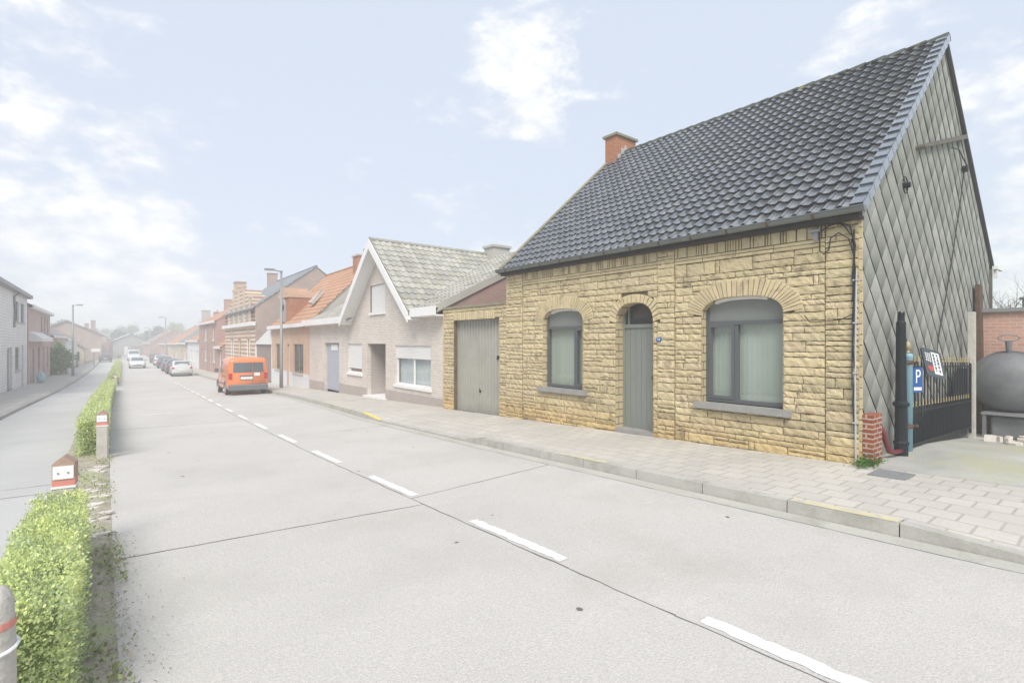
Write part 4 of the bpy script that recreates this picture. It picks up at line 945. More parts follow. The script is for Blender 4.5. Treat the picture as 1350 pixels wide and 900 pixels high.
# P sign and notice, both wired on askew and turned a little to the street
def turned(org, ux, uy, tilt):
    u = Vector((ux, uy, 0)).normalized(); n = Vector((u.y, -u.x, 0)); ct, st_ = math.cos(tilt), math.sin(tilt); z = Vector((0, 0, 1))
    U_ = u*ct-z*st_; V_ = z*ct+u*-st_*-1*-1 if 0 else z*ct-u*-st_*-1; O = Vector(org)
    return lambda a, v, d=0: O+U_*a+V_*v+n*d, U_, V_, n
ps, U_, V_, n_ = turned((10.17, 2.40, 1.15), .85, -.53, 0)
def pbox(f, mb, u0, u1, v0, v1, d0, d1): mb.hexa([f(u0, v0, d1), f(u1, v0, d1), f(u1, v0, d0), f(u0, v0, d0), f(u0, v1, d1), f(u1, v1, d1), f(u1, v1, d0), f(u0, v1, d0)])
b = MB(); pbox(ps, b, -.10, .075, -.21, .19, 0, .008); o = b.build('parking_sign', 'sign_blue', bevel=.002); tag(o, 'small blue parking sign with a white P hung on the left of the gate', 'sign')
def basis(f, U_, V_, n_, a, v, d): p = f(a, v, d); return Matrix(((U_.x, V_.x, n_.x, p.x), (U_.y, V_.y, n_.y, p.y), (U_.z, V_.z, n_.z, p.z), (0, 0, 0, 1)))
text_mesh('letter', 'P', .31, 'white', o, basis(ps, U_, V_, n_, -.01, .035, .012), stretch=.62)
b = MB(); pbox(ps, b, -.08, .055, -.175, -.125, .009, .012); b.build('white_strip', 'white', o)
t = thing('notice_sign', 'dark grey notice board with a white lettered panel, wired askew to the gate', 'sign', (11.55, 2.36, 1.35))
ns, U_, V_, n_ = turned((10.72, 2.34, 1.39), .85, -.53, math.radians(14))
b = MB(); R_ = .045; pts = []
for cx_, cy_, a0 in ((.18-R_, .235-R_, 0), (-.18+R_, .235-R_, 90), (-.18+R_, -.235+R_, 180), (.18-R_, -.235+R_, 270)):
    for k in range(5): a = math.radians(a0+k*22.5); pts.append(ns(cx_+R_*math.cos(a), cy_+R_*math.sin(a), 0))
b.prism(pts, n_*.03); b.build('board', 'sign_slate', t)
b = MB(); pbox(ns, b, -.02, .13, -.18, .19, .031, .034); b.build('text_panel', 'white', t)
b = MB(); r3 = random.Random(2)
for u in (.02, .085):
    v = .165
    while v > -.14: h = r3.uniform(.02, .05); pbox(ns, b, u-.018*r3.uniform(.5, 1), u+.018*r3.uniform(.5, 1), v-h, v, .034, .037); v -= h+r3.uniform(.008, .02)
b.build('dark_lettering', 'sign_slate', t)
b = MB()
for u in (-.125, -.09, -.055):
    v = .16
    while v > .04: h = r3.uniform(.015, .035); pbox(ns, b, u-.010, u+.010, v-h, v, .031, .034); v -= h+.01
b.build('white_lettering', 'white', t)
b = MB(); b.prism([ns(-.14, -.09, .031), ns(-.10, -.05, .031), ns(-.03, -.06, .031), ns(-.03, -.13, .031), ns(-.09, -.15, .031)], n_*.003); b.build('red_mark', 'sign_red', t)
# leaning rusty beam, pale post, yard wall
b = MB(); b.prism([(15.0, 2.40, -.3), (15.22, 2.40, -.3), (15.62, 2.50, 3.02), (15.25, 2.50, 3.02)], (0, .07, 0)); o = b.build('leaning_beam', 'rust'); tag(o, 'rusty brown beam leaning on the slate gable behind the gate', 'beam')
b = MB(); b.box(13.98, 14.12, 2.36, 2.48, -.35, 2.36); o = b.build('concrete_post', 'post_conc', bevel=.01); tag(o, 'tall pale concrete post at the right end of the iron gate', 'post')
t = thing('yard_wall', 'red brick yard wall with a flat pale coping right of the gate', 'wall', (15.5, -3, -.3))
b = MB(); b.box(15.5, 15.75, -12, 2.59, -.5, 2.40); b.build('brickwork', 'yard_wall', t)
b = MB(); b.box(15.42, 15.85, -12, 2.58, 2.40, 2.48); b.build('coping', 'lamp_grey', t)
b = MB(); b.tube([(17.2, 1.95, 1.5), (17.2, 1.95, 2.75)], .10, 12); b.tube([(17.2, 1.95, 2.75), (17.2, 1.95, 2.80)], .15, 12); b.tube([(17.2, 1.95, 1.5), (17.2, 1.95, -.3)], .10, 8); o = b.build('vent_pipe', 'lamp_grey'); tag(o, 'grey capped vent pipe showing above the yard wall', 'pipe')
# tank on its trestle
t = thing('black_tank', 'large dull black tank with a domed end and a loop handle, standing in the yard', 'tank', (13.9, 1.65, 0))
cx_, cy_, cz_, R_ = 14.85, 1.97, .90, .62
b = MB(); ax = Vector((1, -.06, 0)).normalized(); c0 = Vector((cx_, cy_, cz_)); prof = [(-.42, .04), (-.40, .2), (-.34, .38), (-.22, .53), (-.08, .605), (0, .62), (.45, .62), (.52, .55), (.54, .1)]
b.tube([c0+ax*p for p, r in prof], [r for p, r in prof], 36); b.build('drum', 'tank', t, smooth=True)
b = MB(); b.tube([c0+ax*.10, c0+ax*.14], .66, 36); b.build('rim_band', 'tank', t)
b = MB(); h0 = c0+ax*(-.0)+Vector((0, 0, .61)); b.tube([h0, h0+Vector((0, 0, .06)), h0+Vector((.0, 0, .24))], [.035, .045, .06], 10); b.tube([h0+Vector((.05*math.cos(k*PI/8), -.16*math.cos(k*PI/8), .31+.06*math.sin(k*PI/8))) for k in range(17)], .012, 6, False); b.build('loop_handle', 'tank', t)
b = MB(); b.box(14.35, 15.42, 1.1, 2.33, .24, .28)
b.build('shelf', 'lamp_grey', t)
for px_, py_ in ((14.4, 2.28), (15.36, 2.28), (14.4, 1.16), (15.36, 1.16)):
    b = MB(); b.box(px_-.03, px_+.03, py_-.03, py_+.03, -.3, .24); b.build('leg', 'tank', t)
b = MB(); b.box(14.5, 15.3, 1.25, 2.2, -.25, .2); b.build('drip_box', 'tank', t, bevel=.03)
b = MB(); b.box(15.0, 15.38, .82, 1.22, -.28, 1.55); o = b.build('white_drum', 'white_plaster', bevel=.06); tag(o, 'pale plastic drum standing behind the black tank', 'drum')
for k in range(9):
    a = Vector((13.5+rr.uniform(-.3, .8), 1.85+rr.uniform(-.45, .25), 0)); a.z = yard_z(a.x, a.y); s = rr.uniform(.05, .16); b = MB()
    pts = [a+Vector((s*math.cos(q)*rr.uniform(.6, 1.2), s*math.sin(q)*rr.uniform(.5, 1), 0)) for q in (0, 1.2, 2.4, 3.6, 5)]; b.prism(pts, (rr.uniform(-.03, .03), 0, rr.uniform(.03, .12)))
    o = b.build('rubble_piece', 'paper'); tag(o, 'piece of pale broken rubble on the yard floor by the tank', 'rubble', 'rubble lying under the tank')
# bare tree behind the wall
def tree(loc, h, kind, name='tree', label='', group=None, seed=1, spread=.3, leaf=.3, nleaf=1500, tones=((.16, .22, .07),), crown=(.35, 1.0), cw=.4, bare=False, cat='tree'):
    r = random.Random(seed); t = thing(name, label, cat, loc, group); B = MB(); tips = []
    def grow(p, d, L, rad, lev):
        q = p; pts = [p]; rs = [rad]; n = 4
        for k in range(n): d = (d+Vector((r.gauss(0, .13), r.gauss(0, .13), r.gauss(.02, .06)))).normalized(); q = q+d*L/n; pts.append(q); rs.append(rad*(1-.5*(k+1)/n))
        B.tube(pts, rs, 6 if lev < 2 else 4)
        tips.append((q, L))
        if lev < (4 if bare else 3):
            for k in range(r.choice((3, 4)) if lev else 6):
                i = r.randint(2, n); nd = (d*.7+Vector((r.gauss(0, .6), r.gauss(0, .6), r.gauss(.15, .3)))).normalized(); grow(pts[i], nd, L*r.uniform(.5, .72), rs[i]*.62, lev+1)
    grow(Vector(loc), Vector((0, 0, 1)), h*.42, h*.022+.03, 0)
    B.build('trunk', 'bark', t)
    if bare: return t
    R2 = np.random.default_rng(seed); nc = 34; C = []
    for k in range(nc):
        a = r.uniform(0, 2*PI); zz = r.random(); rad = cw*h*math.sin(PI*min(.95, .12+zz*.85))**.7*r.uniform(.3, 1); C.append((loc[0]+rad*math.cos(a), loc[1]+rad*math.sin(a), loc[2]+h*(crown[0]+(crown[1]-crown[0])*zz), h*r.uniform(.06, .13)))
    C = np.array(C); idx = R2.integers(0, nc, nleaf); P = C[idx, :3]+R2.normal(size=(nleaf, 3))*C[idx, 3:4]*.62; P[:, 2] = np.maximum(P[:, 2], loc[2]+h*.08)
    T = np.array([tones[int(R2.random()*len(tones))] for _ in range(nleaf)])*(R2.uniform(.6, 1.35, nleaf)*np.array([.75+.5*(i % 5)/4 for i in idx]))[:, None]
    leaves_mesh('crown', P, R2.normal(size=(nleaf, 3)), leaf, T, 'foliage', t); return t
tree((24.5, 3.2, -.3), 6.2, 'bare', 'bare_tree', 'leafless tree behind the yard wall at the right edge', seed=5, bare=True)

# ------------------------------------------------------------------ median: hedges and marker posts
def hedge(label, y0, y1, hfn, xl, xr, n, size, seed, irregular=0.0):
    t = thing('hedge', label, 'hedge', ((xl+xr)/2+c((y0+y1)/2), (y0+y1)/2, g((y0+y1)/2)), 'clipped hedges along the median'); R2 = np.random.default_rng(seed)
    # inner twiggy core so that nothing shows through
    b = MB(); ys = np.linspace(y0+.06, y1-.06, max(4, int((y1-y0)/.4)))
    pv = None
    for Y in ys:
        X = c(Y); h = hfn(Y)-.07; row = [(X+xl+.07, Y, g(Y)), (X+xl+.06, Y, g(Y)+h), (X+xr-.06, Y, g(Y)+h), (X+xr-.07, Y, g(Y))]
        if pv:
            for i in range(3): b.face([pv[i], pv[i+1], row[i+1], row[i]], (.26, .31, .14))
        else: b.face(row, (.26, .31, .14))
        pv = row
    b.face(pv, (.26, .31, .14)); b.build('core', 'leaf', t)
    Y = R2.uniform(y0, y1, n); u = R2.random(n); hh = np.array([hfn(q) for q in Y]); wv = np.sin(Y*5.1+seed)*.018+np.sin(Y*11.7)*.012
    per = R2.random(n)*(2*.62+ (xr-xl)); X = np.zeros(n); Z = np.zeros(n); nx_ = np.zeros(n); nz_ = np.zeros(n)
    side = per < .62*1; top = (per >= .62) & (per < .62+(xr-xl)); oth = per >= .62+(xr-xl)
    X[side] = xl; Z[side] = (per[side]/.62)*hh[side]; nx_[side] = -1
    X[oth] = xr; Z[oth] = ((per[oth]-.62-(xr-xl))/.62)*hh[oth]; nx_[oth] = 1
    X[top] = xl+per[top]-.62; Z[top] = hh[top]; nz_[top] = 1
    X += R2.normal(0, .020, n)+nx_*wv; Z += np.where(top, R2.normal(0, .018, n)+wv*.8, R2.normal(0, .01, n)); 
    # ends
    e = R2.random(n) < .10; X[e] = R2.uniform(xl, xr, e.sum()); Z[e] = R2.random(e.sum())*hh[e]; Y[e] = np.where(R2.random(e.sum()) < .5, y0, y1)+R2.normal(0, .02, e.sum())
    if irregular: X += np.sin(Y*1.3)*irregular; Z *= 1+np.sin(Y*.9)*irregular*2
    cxy = np.array([c(q) for q in Y]); gz = np.array([g(q) for q in Y]); P = np.stack([X+cxy, Y, np.maximum(Z, .015)+gz], 1)
    Dv = R2.normal(size=(n, 3))*.75; Dv[:, 0] += nx_*.8; Dv[:, 2] += nz_*.8+.55
    frac = np.clip(Z/hh, 0, 1); v = R2.uniform(.65, 1.3, n)
    fresh = R2.random(n) < (.30+.5*frac**2)*(.75+.45*np.sin(Y*6+X*17)*np.sin(Y*2.3+Z*11))            # young pale shoots mostly on the clipped top
    T = np.where(fresh[:, None], np.array([[.76, .83, .38]]), np.array([[.55, .64, .36]]))*v[:, None]
    leaves_mesh('foliage', P, Dv, size, T, 'leaf', t, w=.62); return t
hedge('pale green clipped box hedge in the foreground between two marker posts', 3.25, 6.0, lambda Y: .60+.03*math.sin(Y*2), -.43, -.13, 46000, .019, 1)
hedge('long clipped hedge running down the median behind the second free-standing marker post', 12.25, 38, lambda Y: .66, -.36, .02, 60000, .036, 2)
hedge('far ragged stretch of hedge down the middle of the street', 44.8, 105, lambda Y: .55, -.38, .08, 26000, .09, 3, .10)
# ground plants in the median
n = 2600; R2 = np.random.default_rng(9); Y = np.concatenate([R2.uniform(3, 12.2, 1900), R2.uniform(12, 40, 700)]); X = np.where(Y < 6.2, R2.uniform(-.06, .16, n), R2.uniform(-.5, .13, n)); keep = R2.random(n) < np.where(np.sin(Y*2.3+X*7) > -.1, 1, .15)
Y, X = Y[keep], X[keep]; P = np.stack([X+np.array([c(q) for q in Y]), Y, np.array([g(q) for q in Y])+.03], 1); Dv = R2.normal(size=P.shape)*.6; Dv[:, 2] = np.abs(Dv[:, 2])+.3
T = np.where(R2.random(len(P))[:, None] < .65, np.array([[.40, .48, .22]]), np.array([[.50, .46, .33]]))*R2.uniform(.6, 1.3, len(P))[:, None]
o = leaves_mesh('ground_plants', P, Dv, .034, T, 'foliage'); tag(o, 'thin grass and weeds growing in the soil of the median', 'ground cover', kind='stuff')
b = MB()
for k in range(34):      # flat pale cobbles in the gap
    Y = 6.5+rr.random()*4.4; X = rr.uniform(-.14, .04); s = rr.uniform(.03, .06)
    b.prism([(c(Y)+X+s*1.5*math.cos(q), Y+s*.8*math.sin(q), g(Y)+.02) for q in (0, 1.1, 2.1, 3.1, 4.2, 5.2)], (0, 0, .02))
o = b.build('cobbles', 'paper'); tag(o, 'pale cobbles showing in the soil between the marker posts', 'cobbles', kind='stuff')
n = 900; R2 = np.random.default_rng(19); Y = R2.uniform(3.2, 6.6, n); X = .02+np.abs(R2.normal(0, .13, n)); P = np.stack([X, Y, np.array([g(q) for q in Y])+.012], 1); Dv = R2.normal(size=P.shape); Dv[:, 2] *= .15
o = leaves_mesh('leaf_litter', P, Dv, .015, np.array([[.36, .31, .24]])*R2.uniform(.6, 1.6, n)[:, None], 'foliage'); tag(o, 'dead leaves and crumbs of soil swept along the hedge foot', 'litter', kind='stuff')
def marker_post(x, y, label, h=.86, tilt=0.0):
    z = g(y); t = thing('marker_post', label, 'post', (x, y, z), 'concrete marker posts along the median'); w = .08
    b = MB(); b.box(x-w, x+w, y-w, y+w, z-.1, z+h-.27); b.build('shaft', 'post_conc', t, bevel=.008)
    b = MB(); b.box(x-w-.004, x+w+.004, y-w-.004, y+w+.004, z+h-.27, z+h-.25); b.build('white_line', 'white', t)
    b = MB(); b.box(x-w, x+w, y-w, y+w, z+h-.25, z+h-.19); b.build('red_band', 'post_red', t)
    b = MB(); b.box(x-w, x+w, y-w, y+w, z+h-.19, z+h-.05); zz = z+h-.05
    k = len(b.v); b.v.extend([(x-w, y-w, zz), (x+w, y-w, zz), (x+w, y+w, zz), (x-w, y+w, zz), (x, y-w, zz+.065), (x, y+w, zz+.065)]); b.f.extend([(k, k+1, k+4), (k+2, k+3, k+5), (k+1, k+2, k+5, k+4), (k+3, k, k+4, k+5)]); b.tone.extend([(1, 1, 1)]*4); b.build('cap', 'post_top', t)
    b = MB(); b.box(x-w*.9, x+w*.9, y-w-.010, y-w-.001, z+h-.185, z+h-.07); o = b.build('reflector', 'white', t)
    for sx in (-.035, .035): b = MB(); b.tube([(x+sx, y-w-.016, z+h-.13), (x+sx, y-w-.009, z+h-.13)], .008, 8); b.build('bolt', 'lamp_grey', o)
    t.rotation_euler = (0, tilt, -.12); return t
marker_post(-.24, 6.22, 'marker post with white reflector rising behind the near hedge', .89)
marker_post(-.02+c(11.9), 11.85, 'marker post with white reflector standing free in the gap before the long hedge', .86)
marker_post(-.10+c(38.4), 38.4, 'far marker post at the end of the long hedge', .75)
marker_post(.02+c(44), 44.0, 'far marker post in front of the ragged hedge', .80)
# round timber post cut by the left edge
t = thing('round_post', 'round weathered timber post with red and white bands at the left edge', 'post', (-.37, 2.98, g(3)))
x, y, z = -.345, 3.0, g(3)
b = MB(); b.lathe([(.080, z-.1), (.074, z+.62), (.068, z+.77), (.050, z+.815), (.02, z+.83)], x, y, 18); b.build('shaft', 'post_conc', t, smooth=True)
b = MB(); b.lathe([(.0745, z+.66), (.0755, z+.665), (.0745, z+.685), (.0738, z+.69)], x, y, 18); b.build('red_band', 'post_red', t)
b = MB(); b.tube([(x+.080*math.cos(k*PI/8), y+.080*math.sin(k*PI/8), z+.58+.012*math.sin(k*PI/8)) for k in range(17)], .008, 6, False); b.build('white_cord', 'white', t)

# ------------------------------------------------------------------ the other houses
def window(F, par, s0, s1, z0, z1, d=.12, frame='white_trim', mull=1, curtain='curtain_white', shutter=0, sill='white_trim', pane='glass', cross=False):
    b = MB(); w = .06
    for a, e, h, k in ((s0, s0+w, z0, z1), (s1-w, s1, z0, z1), (s0+w, s1-w, z0, z0+w), (s0+w, s1-w, z1-w, z1)): F.box(b, a, e, h, k, d-.05, d)
    for i in range(1, mull): m = s0+(s1-s0)*i/mull; F.box(b, m-.03, m+.03, z0+w, z1-w, d-.05, d)
    if cross: F.box(b, s0+w, s1-w, z0+(z1-z0)*.68, z0+(z1-z0)*.68+.05, d-.048, d)
    f = b.build('window', frame, par)
    p = MB(); q = [F.pt(s0+.03, z0+.03, d-.02), F.pt(s1-.03, z0+.03, d-.02), F.pt(s1-.03, z1-.03, d-.02), F.pt(s0+.03, z1-.03, d-.02)]
    if F.u.cross(Vector((0, 0, 1))).dot(F.n) > 0: q = q[::-1]
    p.face(q); p.build('pane', pane, f)
    if pane == 'glass':
        p = MB(); p.face([F.pt(s0, z0, d+.08), F.pt(s1, z0, d+.08), F.pt(s1, z1, d+.08), F.pt(s0, z1, d+.08)]); p.build('curtain', curtain, f)
    if shutter:
        p = MB(); F.box(p, s0, s1, z1-(z1-z0)*shutter, z1+.002, d-.08, d-.055); p.build('roller_shutter', 'shutter', f)
    if sill: p = MB(); F.box(p, s0-.06, s1+.06, z0-.10, z0-.002, -.06, .1); p.build('window_sill', sill, f)
    return f
def door(F, par, s0, s1, z0, z1, m='brown_wood', d=.15):
    b = MB(); F.box(b, s0, s1, z0, z1, d, d+.05); o = b.build('door', m, par)
    b = MB(); F.box(b, s0+.08, s0+.11, (z0+z1)/2-.1, (z0+z1)/2+.02, d-.04, d); b.build('handle', 'rim', o)
    b = MB(); F.box(b, s0, s0+.06, z0, z1, d-.03, d-.002); F.box(b, s1-.06, s1, z0, z1, d-.03, d-.002); F.box(b, s0+.06, s1-.06, z1-.08, z1, d-.03, d-.002); b.build('door_frame', 'white_trim', o); return o
def chimney(par, x0, x1, y0, y1, z0, z1, m='orange_brick', pot=True):
    b = MB(); b.box(x0, x1, y0, y1, z0, z1); o = b.build('chimney', m, par)
    b = MB(); b.box(x0-.06, x1+.06, y0-.06, y1+.06, z1, z1+.1); b.build('chimney_cap', 'cement', o)
    if pot: b = MB(); b.tube([((x0+x1)/2, (y0+y1)/2, z1+.1), ((x0+x1)/2, (y0+y1)/2, z1+.5)], [.11, .09], 8); b.build('chimney_pot', 'tile_orange', o)
def gable_house(name, label, side, y0, y1, x0, x1, depth, zb, eave, ridge, wallm, roofm, holes=(), wins=(), doors=(), fascia='white_trim', over=.25, plinth=None, group=None, verge='white_trim', ridge_at=.5, sidem=None):
    """terrace house with its ridge along the street; x0,x1 = front plane at y0 and y1; side=+1 right row, -1 left row"""
    t = thing(name, label, 'house', ((x0+x1)/2, (y0+y1)/2, zb), group)
    F = Facade((x0, y0), (x1, y1), (side, 0, 0)); b = MB(); F.wall(b, 0, F.L, zb-.4, eave, list(holes), 0, .16); b.build('wall', wallm, t)
    B0 = F.pt(0, 0, depth); B1 = F.pt(F.L, 0, depth); R0 = F.pt(0, 0, depth*ridge_at); R1 = F.pt(F.L, 0, depth*ridge_at); b = MB()
    for P_, B_, R_ in ((F.pt(0, 0), B0, R0), (F.pt(F.L, 0), B1, R1)): b.face([(P_.x, P_.y, zb-.4), (B_.x, B_.y, zb-.4), (B_.x, B_.y, eave), (R_.x, R_.y, ridge-.04), (P_.x, P_.y, eave)])
    b.face([(B0.x, B0.y, zb-.4), (B1.x, B1.y, zb-.4), (B1.x, B1.y, eave), (B0.x, B0.y, eave)]); b.build('side_wall', sidem or wallm, t)
    sl_ = (ridge-eave)/(depth*ridge_at); e = over; b = MB()
    def P(s, d, z): p = F.pt(s, z, d); return tuple(p)
    slab(b, [P(-.05, -e, eave-e*sl_+.06), P(F.L+.05, -e, eave-e*sl_+.06), P(F.L+.05, depth*ridge_at, ridge+.06), P(-.05, depth*ridge_at, ridge+.06)], .10)
    slab(b, [P(-.05, depth*ridge_at, ridge+.06), P(F.L+.05, depth*ridge_at, ridge+.06), P(F.L+.05, depth+e, eave+.0), P(-.05, depth+e, eave+.0)], .10)
    r = b.build('roof', roofm, t)
    b = MB(); b.tube([P(-.05, depth*ridge_at, ridge+.05), P(F.L+.05, depth*ridge_at, ridge+.05)], .10, 8); b.build('ridge', roofm, r)
    if fascia: b = MB(); F.box(b, -.08, F.L+.08, eave-.26, eave-.04, -e-.06, -e+.02); F.box(b, -.08, F.L+.08, eave-.28, eave-.24, -e-.0, 0); b.build('gutter', fascia, t)
    if plinth: b = MB(); last = 0
    if plinth:
        cuts = sorted([(h[0], h[1]) for h in holes if h[2] < plinth[1]]); s = 0
        for a, d in cuts+[(F.L, F.L)]:
            if a-s > .05: b = MB(); F.box(b, s, a, zb-.4, plinth[1], -.025, -.002); b.build('plinth', plinth[0], t)
            s = d
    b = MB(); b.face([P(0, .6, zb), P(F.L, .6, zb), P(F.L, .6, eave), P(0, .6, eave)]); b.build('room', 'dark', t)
    return t, F, r

# --- beige brick neighbour with a street gable (H2)
ny0, ny1 = 13.87, 28.2; zb2 = -.40
N2 = Facade((8.43, ny0), (8.75, ny1), (1, 0, 0)); nb_ = thing('gabled_house', 'beige brick house with a broad white-edged street gable and roller shutters', 'house', (8.6, 21, -.5))
hol = [(.95, 3.66, .20, 1.61), (4.53, 6.35, -.8, 1.66), (6.93, 8.55, .40, 1.65), (9.72, 11.84, -.9, 1.68)]
EV = 2.86; AP = 5.50; gs0, gs1, gsm = 1.95, 7.85, 4.90
b = MB(); N2.wall(b, 0, N2.L, -1.2, EV, hol, 0, .16)
gh = (4.57, 6.00, 2.90, 3.98); zt = lambda s: EV+(AP-EV)*(1-abs(s-gsm)/((gs1-gs0)/2))
for a, d in ((gs0, gh[0]), (gh[1], gs1)):
    b.face([N2.pt(a, EV), N2.pt(d, EV), N2.pt(d, zt(d)), N2.pt(a, zt(a))] if zt(a) > EV+.01 and zt(d) > EV+.01 else [N2.pt(a, EV), N2.pt(d, EV), N2.pt(d if zt(d) > EV+.01 else a, max(zt(a), zt(d)))])
b.face([N2.pt(gh[0], gh[3]), N2.pt(gh[1], gh[3]), N2.pt(gh[1], zt(gh[1])), N2.pt(gsm, AP), N2.pt(gh[0], zt(gh[0]))])
b.build('wall', 'h2_brick', nb_)
for a, d in ((0, 4.53), (6.35, 9.72), (11.84, N2.L)): b = MB(); N2.box(b, a, d, -1.2, -.02-.018*(a+d)/2, -.012, -.002); b.build('plinth', 'h2_plinth', nb_)
b = MB(); B0 = N2.pt(0, 0, 10.5); R0 = N2.pt(0, 0, 5.3)
for s in (0,): A_, B_, R_ = N2.pt(s, 0), N2.pt(s, 0, 10.5), N2.pt(s, 0, 5.3); b.face([(A_.x, A_.y, -1.2), (B_.x, B_.y, -1.2), (B_.x, B_.y, EV), (R_.x, R_.y, 5.43), (A_.x, A_.y, EV)])
b.build('side_wall', 'h2_side', nb_)
s = N2.L; b = MB(); A_, B_, R_ = N2.pt(s, 0), N2.pt(s, 0, 10.5), N2.pt(s, 0, 5.3); b.face([(A_.x, A_.y, -1.2), (B_.x, B_.y, -1.2), (B_.x, B_.y, EV), (R_.x, R_.y, 5.43), (A_.x, A_.y, EV)]); b.build('side_wall', 'h2_side', nb_)
b = MB(); b.prism([tuple(N2.pt(-.06, EV-.18, -.3)), tuple(N2.pt(-.06, 5.35, 5.3)), tuple(N2.pt(-.06, 5.59, 5.3)), tuple(N2.pt(-.06, EV+.06, -.3))], tuple(N2.u*.035)); b.build('verge_board', 'cement', nb_)
P = lambda s, d, z: tuple(N2.pt(s, z, d))
sl = (5.50-EV)/5.3; b = MB()
for s0_, s1_, d_ in ((-.02, gs0, -.3), (gs0, gs1, .7), (gs1, N2.L, -.3)): slab(b, [P(s0_, d_, EV+d_*sl+.02), P(s1_, d_, EV+d_*sl+.02), P(s1_, 5.3, 5.50), P(s0_, 5.3, 5.50)], .10)
slab(b, [P(-.02, 5.3, 5.50), P(N2.L, 5.3, 5.50), P(N2.L, 10.8, EV-.1), P(-.02, 10.8, EV-.1)], .10)
rf = b.build('roof', 'tile_grey', nb_)
TG = [(.38, .375, .335), (.36, .355, .32), (.40, .39, .35), (.385, .37, .32)]
Wv = N2.n*5.6+Vector((0, 0, 5.50-(EV-.3*sl)));
for sg in (-1, 1): tile_roof(N2.pt(-.02, EV-.3*sl+.02, -.3), N2.u, Wv, N2.L, Wv.length, .26, .34, 'flat', TG, inside=lambda u, w: (u-gsm)*sg > max(0, 3.05*max(0, 1-(w-.3)/6.9)-.05), h=.045).build('roof_tiles', 'tile_grey', rf)
# cross gable roof: ridge runs back from the street
GD = 4.4; half = (gs1-gs0)/2+.25; dr = (AP-EV)/((gs1-gs0)/2); fr = -.50
b = MB()
for sgn in (-1, 1): slab(b, [P(gsm, fr, AP+.12), P(gsm+sgn*half, fr, AP+.12-half*dr), P(gsm+sgn*half, GD if 0 else 1.5, AP+.12-half*dr), P(gsm+sgn*.1, GD+1.2, AP+.12-.1*dr), P(gsm, GD+1.2, AP+.12)], .09)
g2 = b.build('gable_roof', 'tile_grey', nb_)
WR = N2.u*-1*half+Vector((0, 0, half*dr)); WL = -WR if 0 else N2.u*half+Vector((0, 0, half*dr))
# visible slope falls toward the near side (-u): start at its foot
foot = N2.pt(gsm-half, AP+.12-half*dr, fr)
tile_roof(foot, N2.n, WL, GD+1.2-fr, WL.length, .26, .33, 'flat', TG, inside=lambda u, w: (u+fr) < 1.2+ (w/WL.length)*(GD+.2), h=.045).build('roof_tiles', 'tile_grey', g2)
b = MB(); n = 22
for i in range(n):
    a, d = fr+(GD+1.2-fr)*i/n, fr+(GD+1.2-fr)*(i+1)/n; b.tube([P(gsm, a, AP+.13), P(gsm, d+.02, AP+.13)], [.10, .085], 8)
b.build('ridge_tiles', 'tile_grey', g2)
for sgn in (-1, 1):     # white barge boards and their soffits
    b = MB(); L_ = half+.10; z1_ = AP+.14; z0_ = z1_-L_*dr
    b.hexa([P(gsm+sgn*L_, fr-.05, z0_-.30), P(gsm+sgn*L_, fr-.01, z0_-.30), P(gsm, fr-.01, z1_-.36), P(gsm, fr-.05, z1_-.36), P(gsm+sgn*L_, fr-.05, z0_+.02), P(gsm+sgn*L_, fr-.01, z0_+.02), P(gsm, fr-.01, z1_), P(gsm, fr-.05, z1_)]); b.build('barge_board', 'white_trim', g2)
    b = MB(); b.hexa([P(gsm+sgn*L_, fr, z0_-.22), P(gsm+sgn*L_, .0, z0_-.22), P(gsm, .0, z1_-.24), P(gsm, fr, z1_-.24), P(gsm+sgn*L_, fr, z0_-.18), P(gsm+sgn*L_, 0, z0_-.18), P(gsm, 0, z1_-.20), P(gsm, fr, z1_-.20)]); b.build('soffit', 'white_trim', g2)
for a, d in ((.0, gs0-.15), (gs1+.2, N2.L)):
    b = MB(); N2.box(b, a, d, EV-.30, EV-.02, -.42, -.34); N2.box(b, a, d, EV-.32, EV-.27, -.34, 0); b.build('gutter', 'white_trim', nb_)
window(N2, nb_, .95, 3.66, .20, 1.61, .13, shutter=.33, mull=2); window(N2, nb_, 6.93, 8.55, .40, 1.65, .13, shutter=.84); window(N2, nb_, gh[0], gh[1], gh[2], gh[3], .12, shutter=.98)
b = MB(); N2.box(b, 9.76, 11.80, -.58, 1.66, .13, .18); o = b.build('garage_door', 'garage_blue', nb_); b = MB(); N2.box(b, 10.3, 11.2, 1.32, 1.60, .11, .129); b.build('light_panel', 'white_trim', o)
# recessed porch
b = MB(); b.face([N2.pt(4.53, -.8, .16), N2.pt(4.53, -.8, 1.0), N2.pt(4.53, 1.66, 1.0), N2.pt(4.53, 1.66, .16)]); b.face([N2.pt(6.35, -.8, .16), N2.pt(6.35, -.8, 1.0), N2.pt(6.35, 1.66, 1.0), N2.pt(6.35, 1.66, .16)]); b.face([N2.pt(4.53, 1.66, .16), N2.pt(6.35, 1.66, .16), N2.pt(6.35, 1.66, 1), N2.pt(4.53, 1.66, 1)]); b.face([N2.pt(4.53, -.8, 1.0), N2.pt(6.35, -.8, 1), N2.pt(6.35, 1.66, 1), N2.pt(4.53, 1.66, 1)]); b.build('porch', 'h2_plinth', nb_)
b = MB(); N2.box(b, 4.62, 5.35, -.42, 1.62, .55, .60); o = b.build('porch_door', 'white_trim', nb_); b = MB(); N2.box(b, 4.72, 5.25, -.2, 1.5, .53, .549); b.build('door_glass', 'car_glass', o); b = MB(); N2.box(b, 4.80, 4.84, .2, .7, .50, .53); b.build('handle', 'rim', o)
b = MB(); N2.box(b, 4.4, 6.45, -.8, -.42, -.15, .9); b.build('door_step', 'white_trim', nb_)
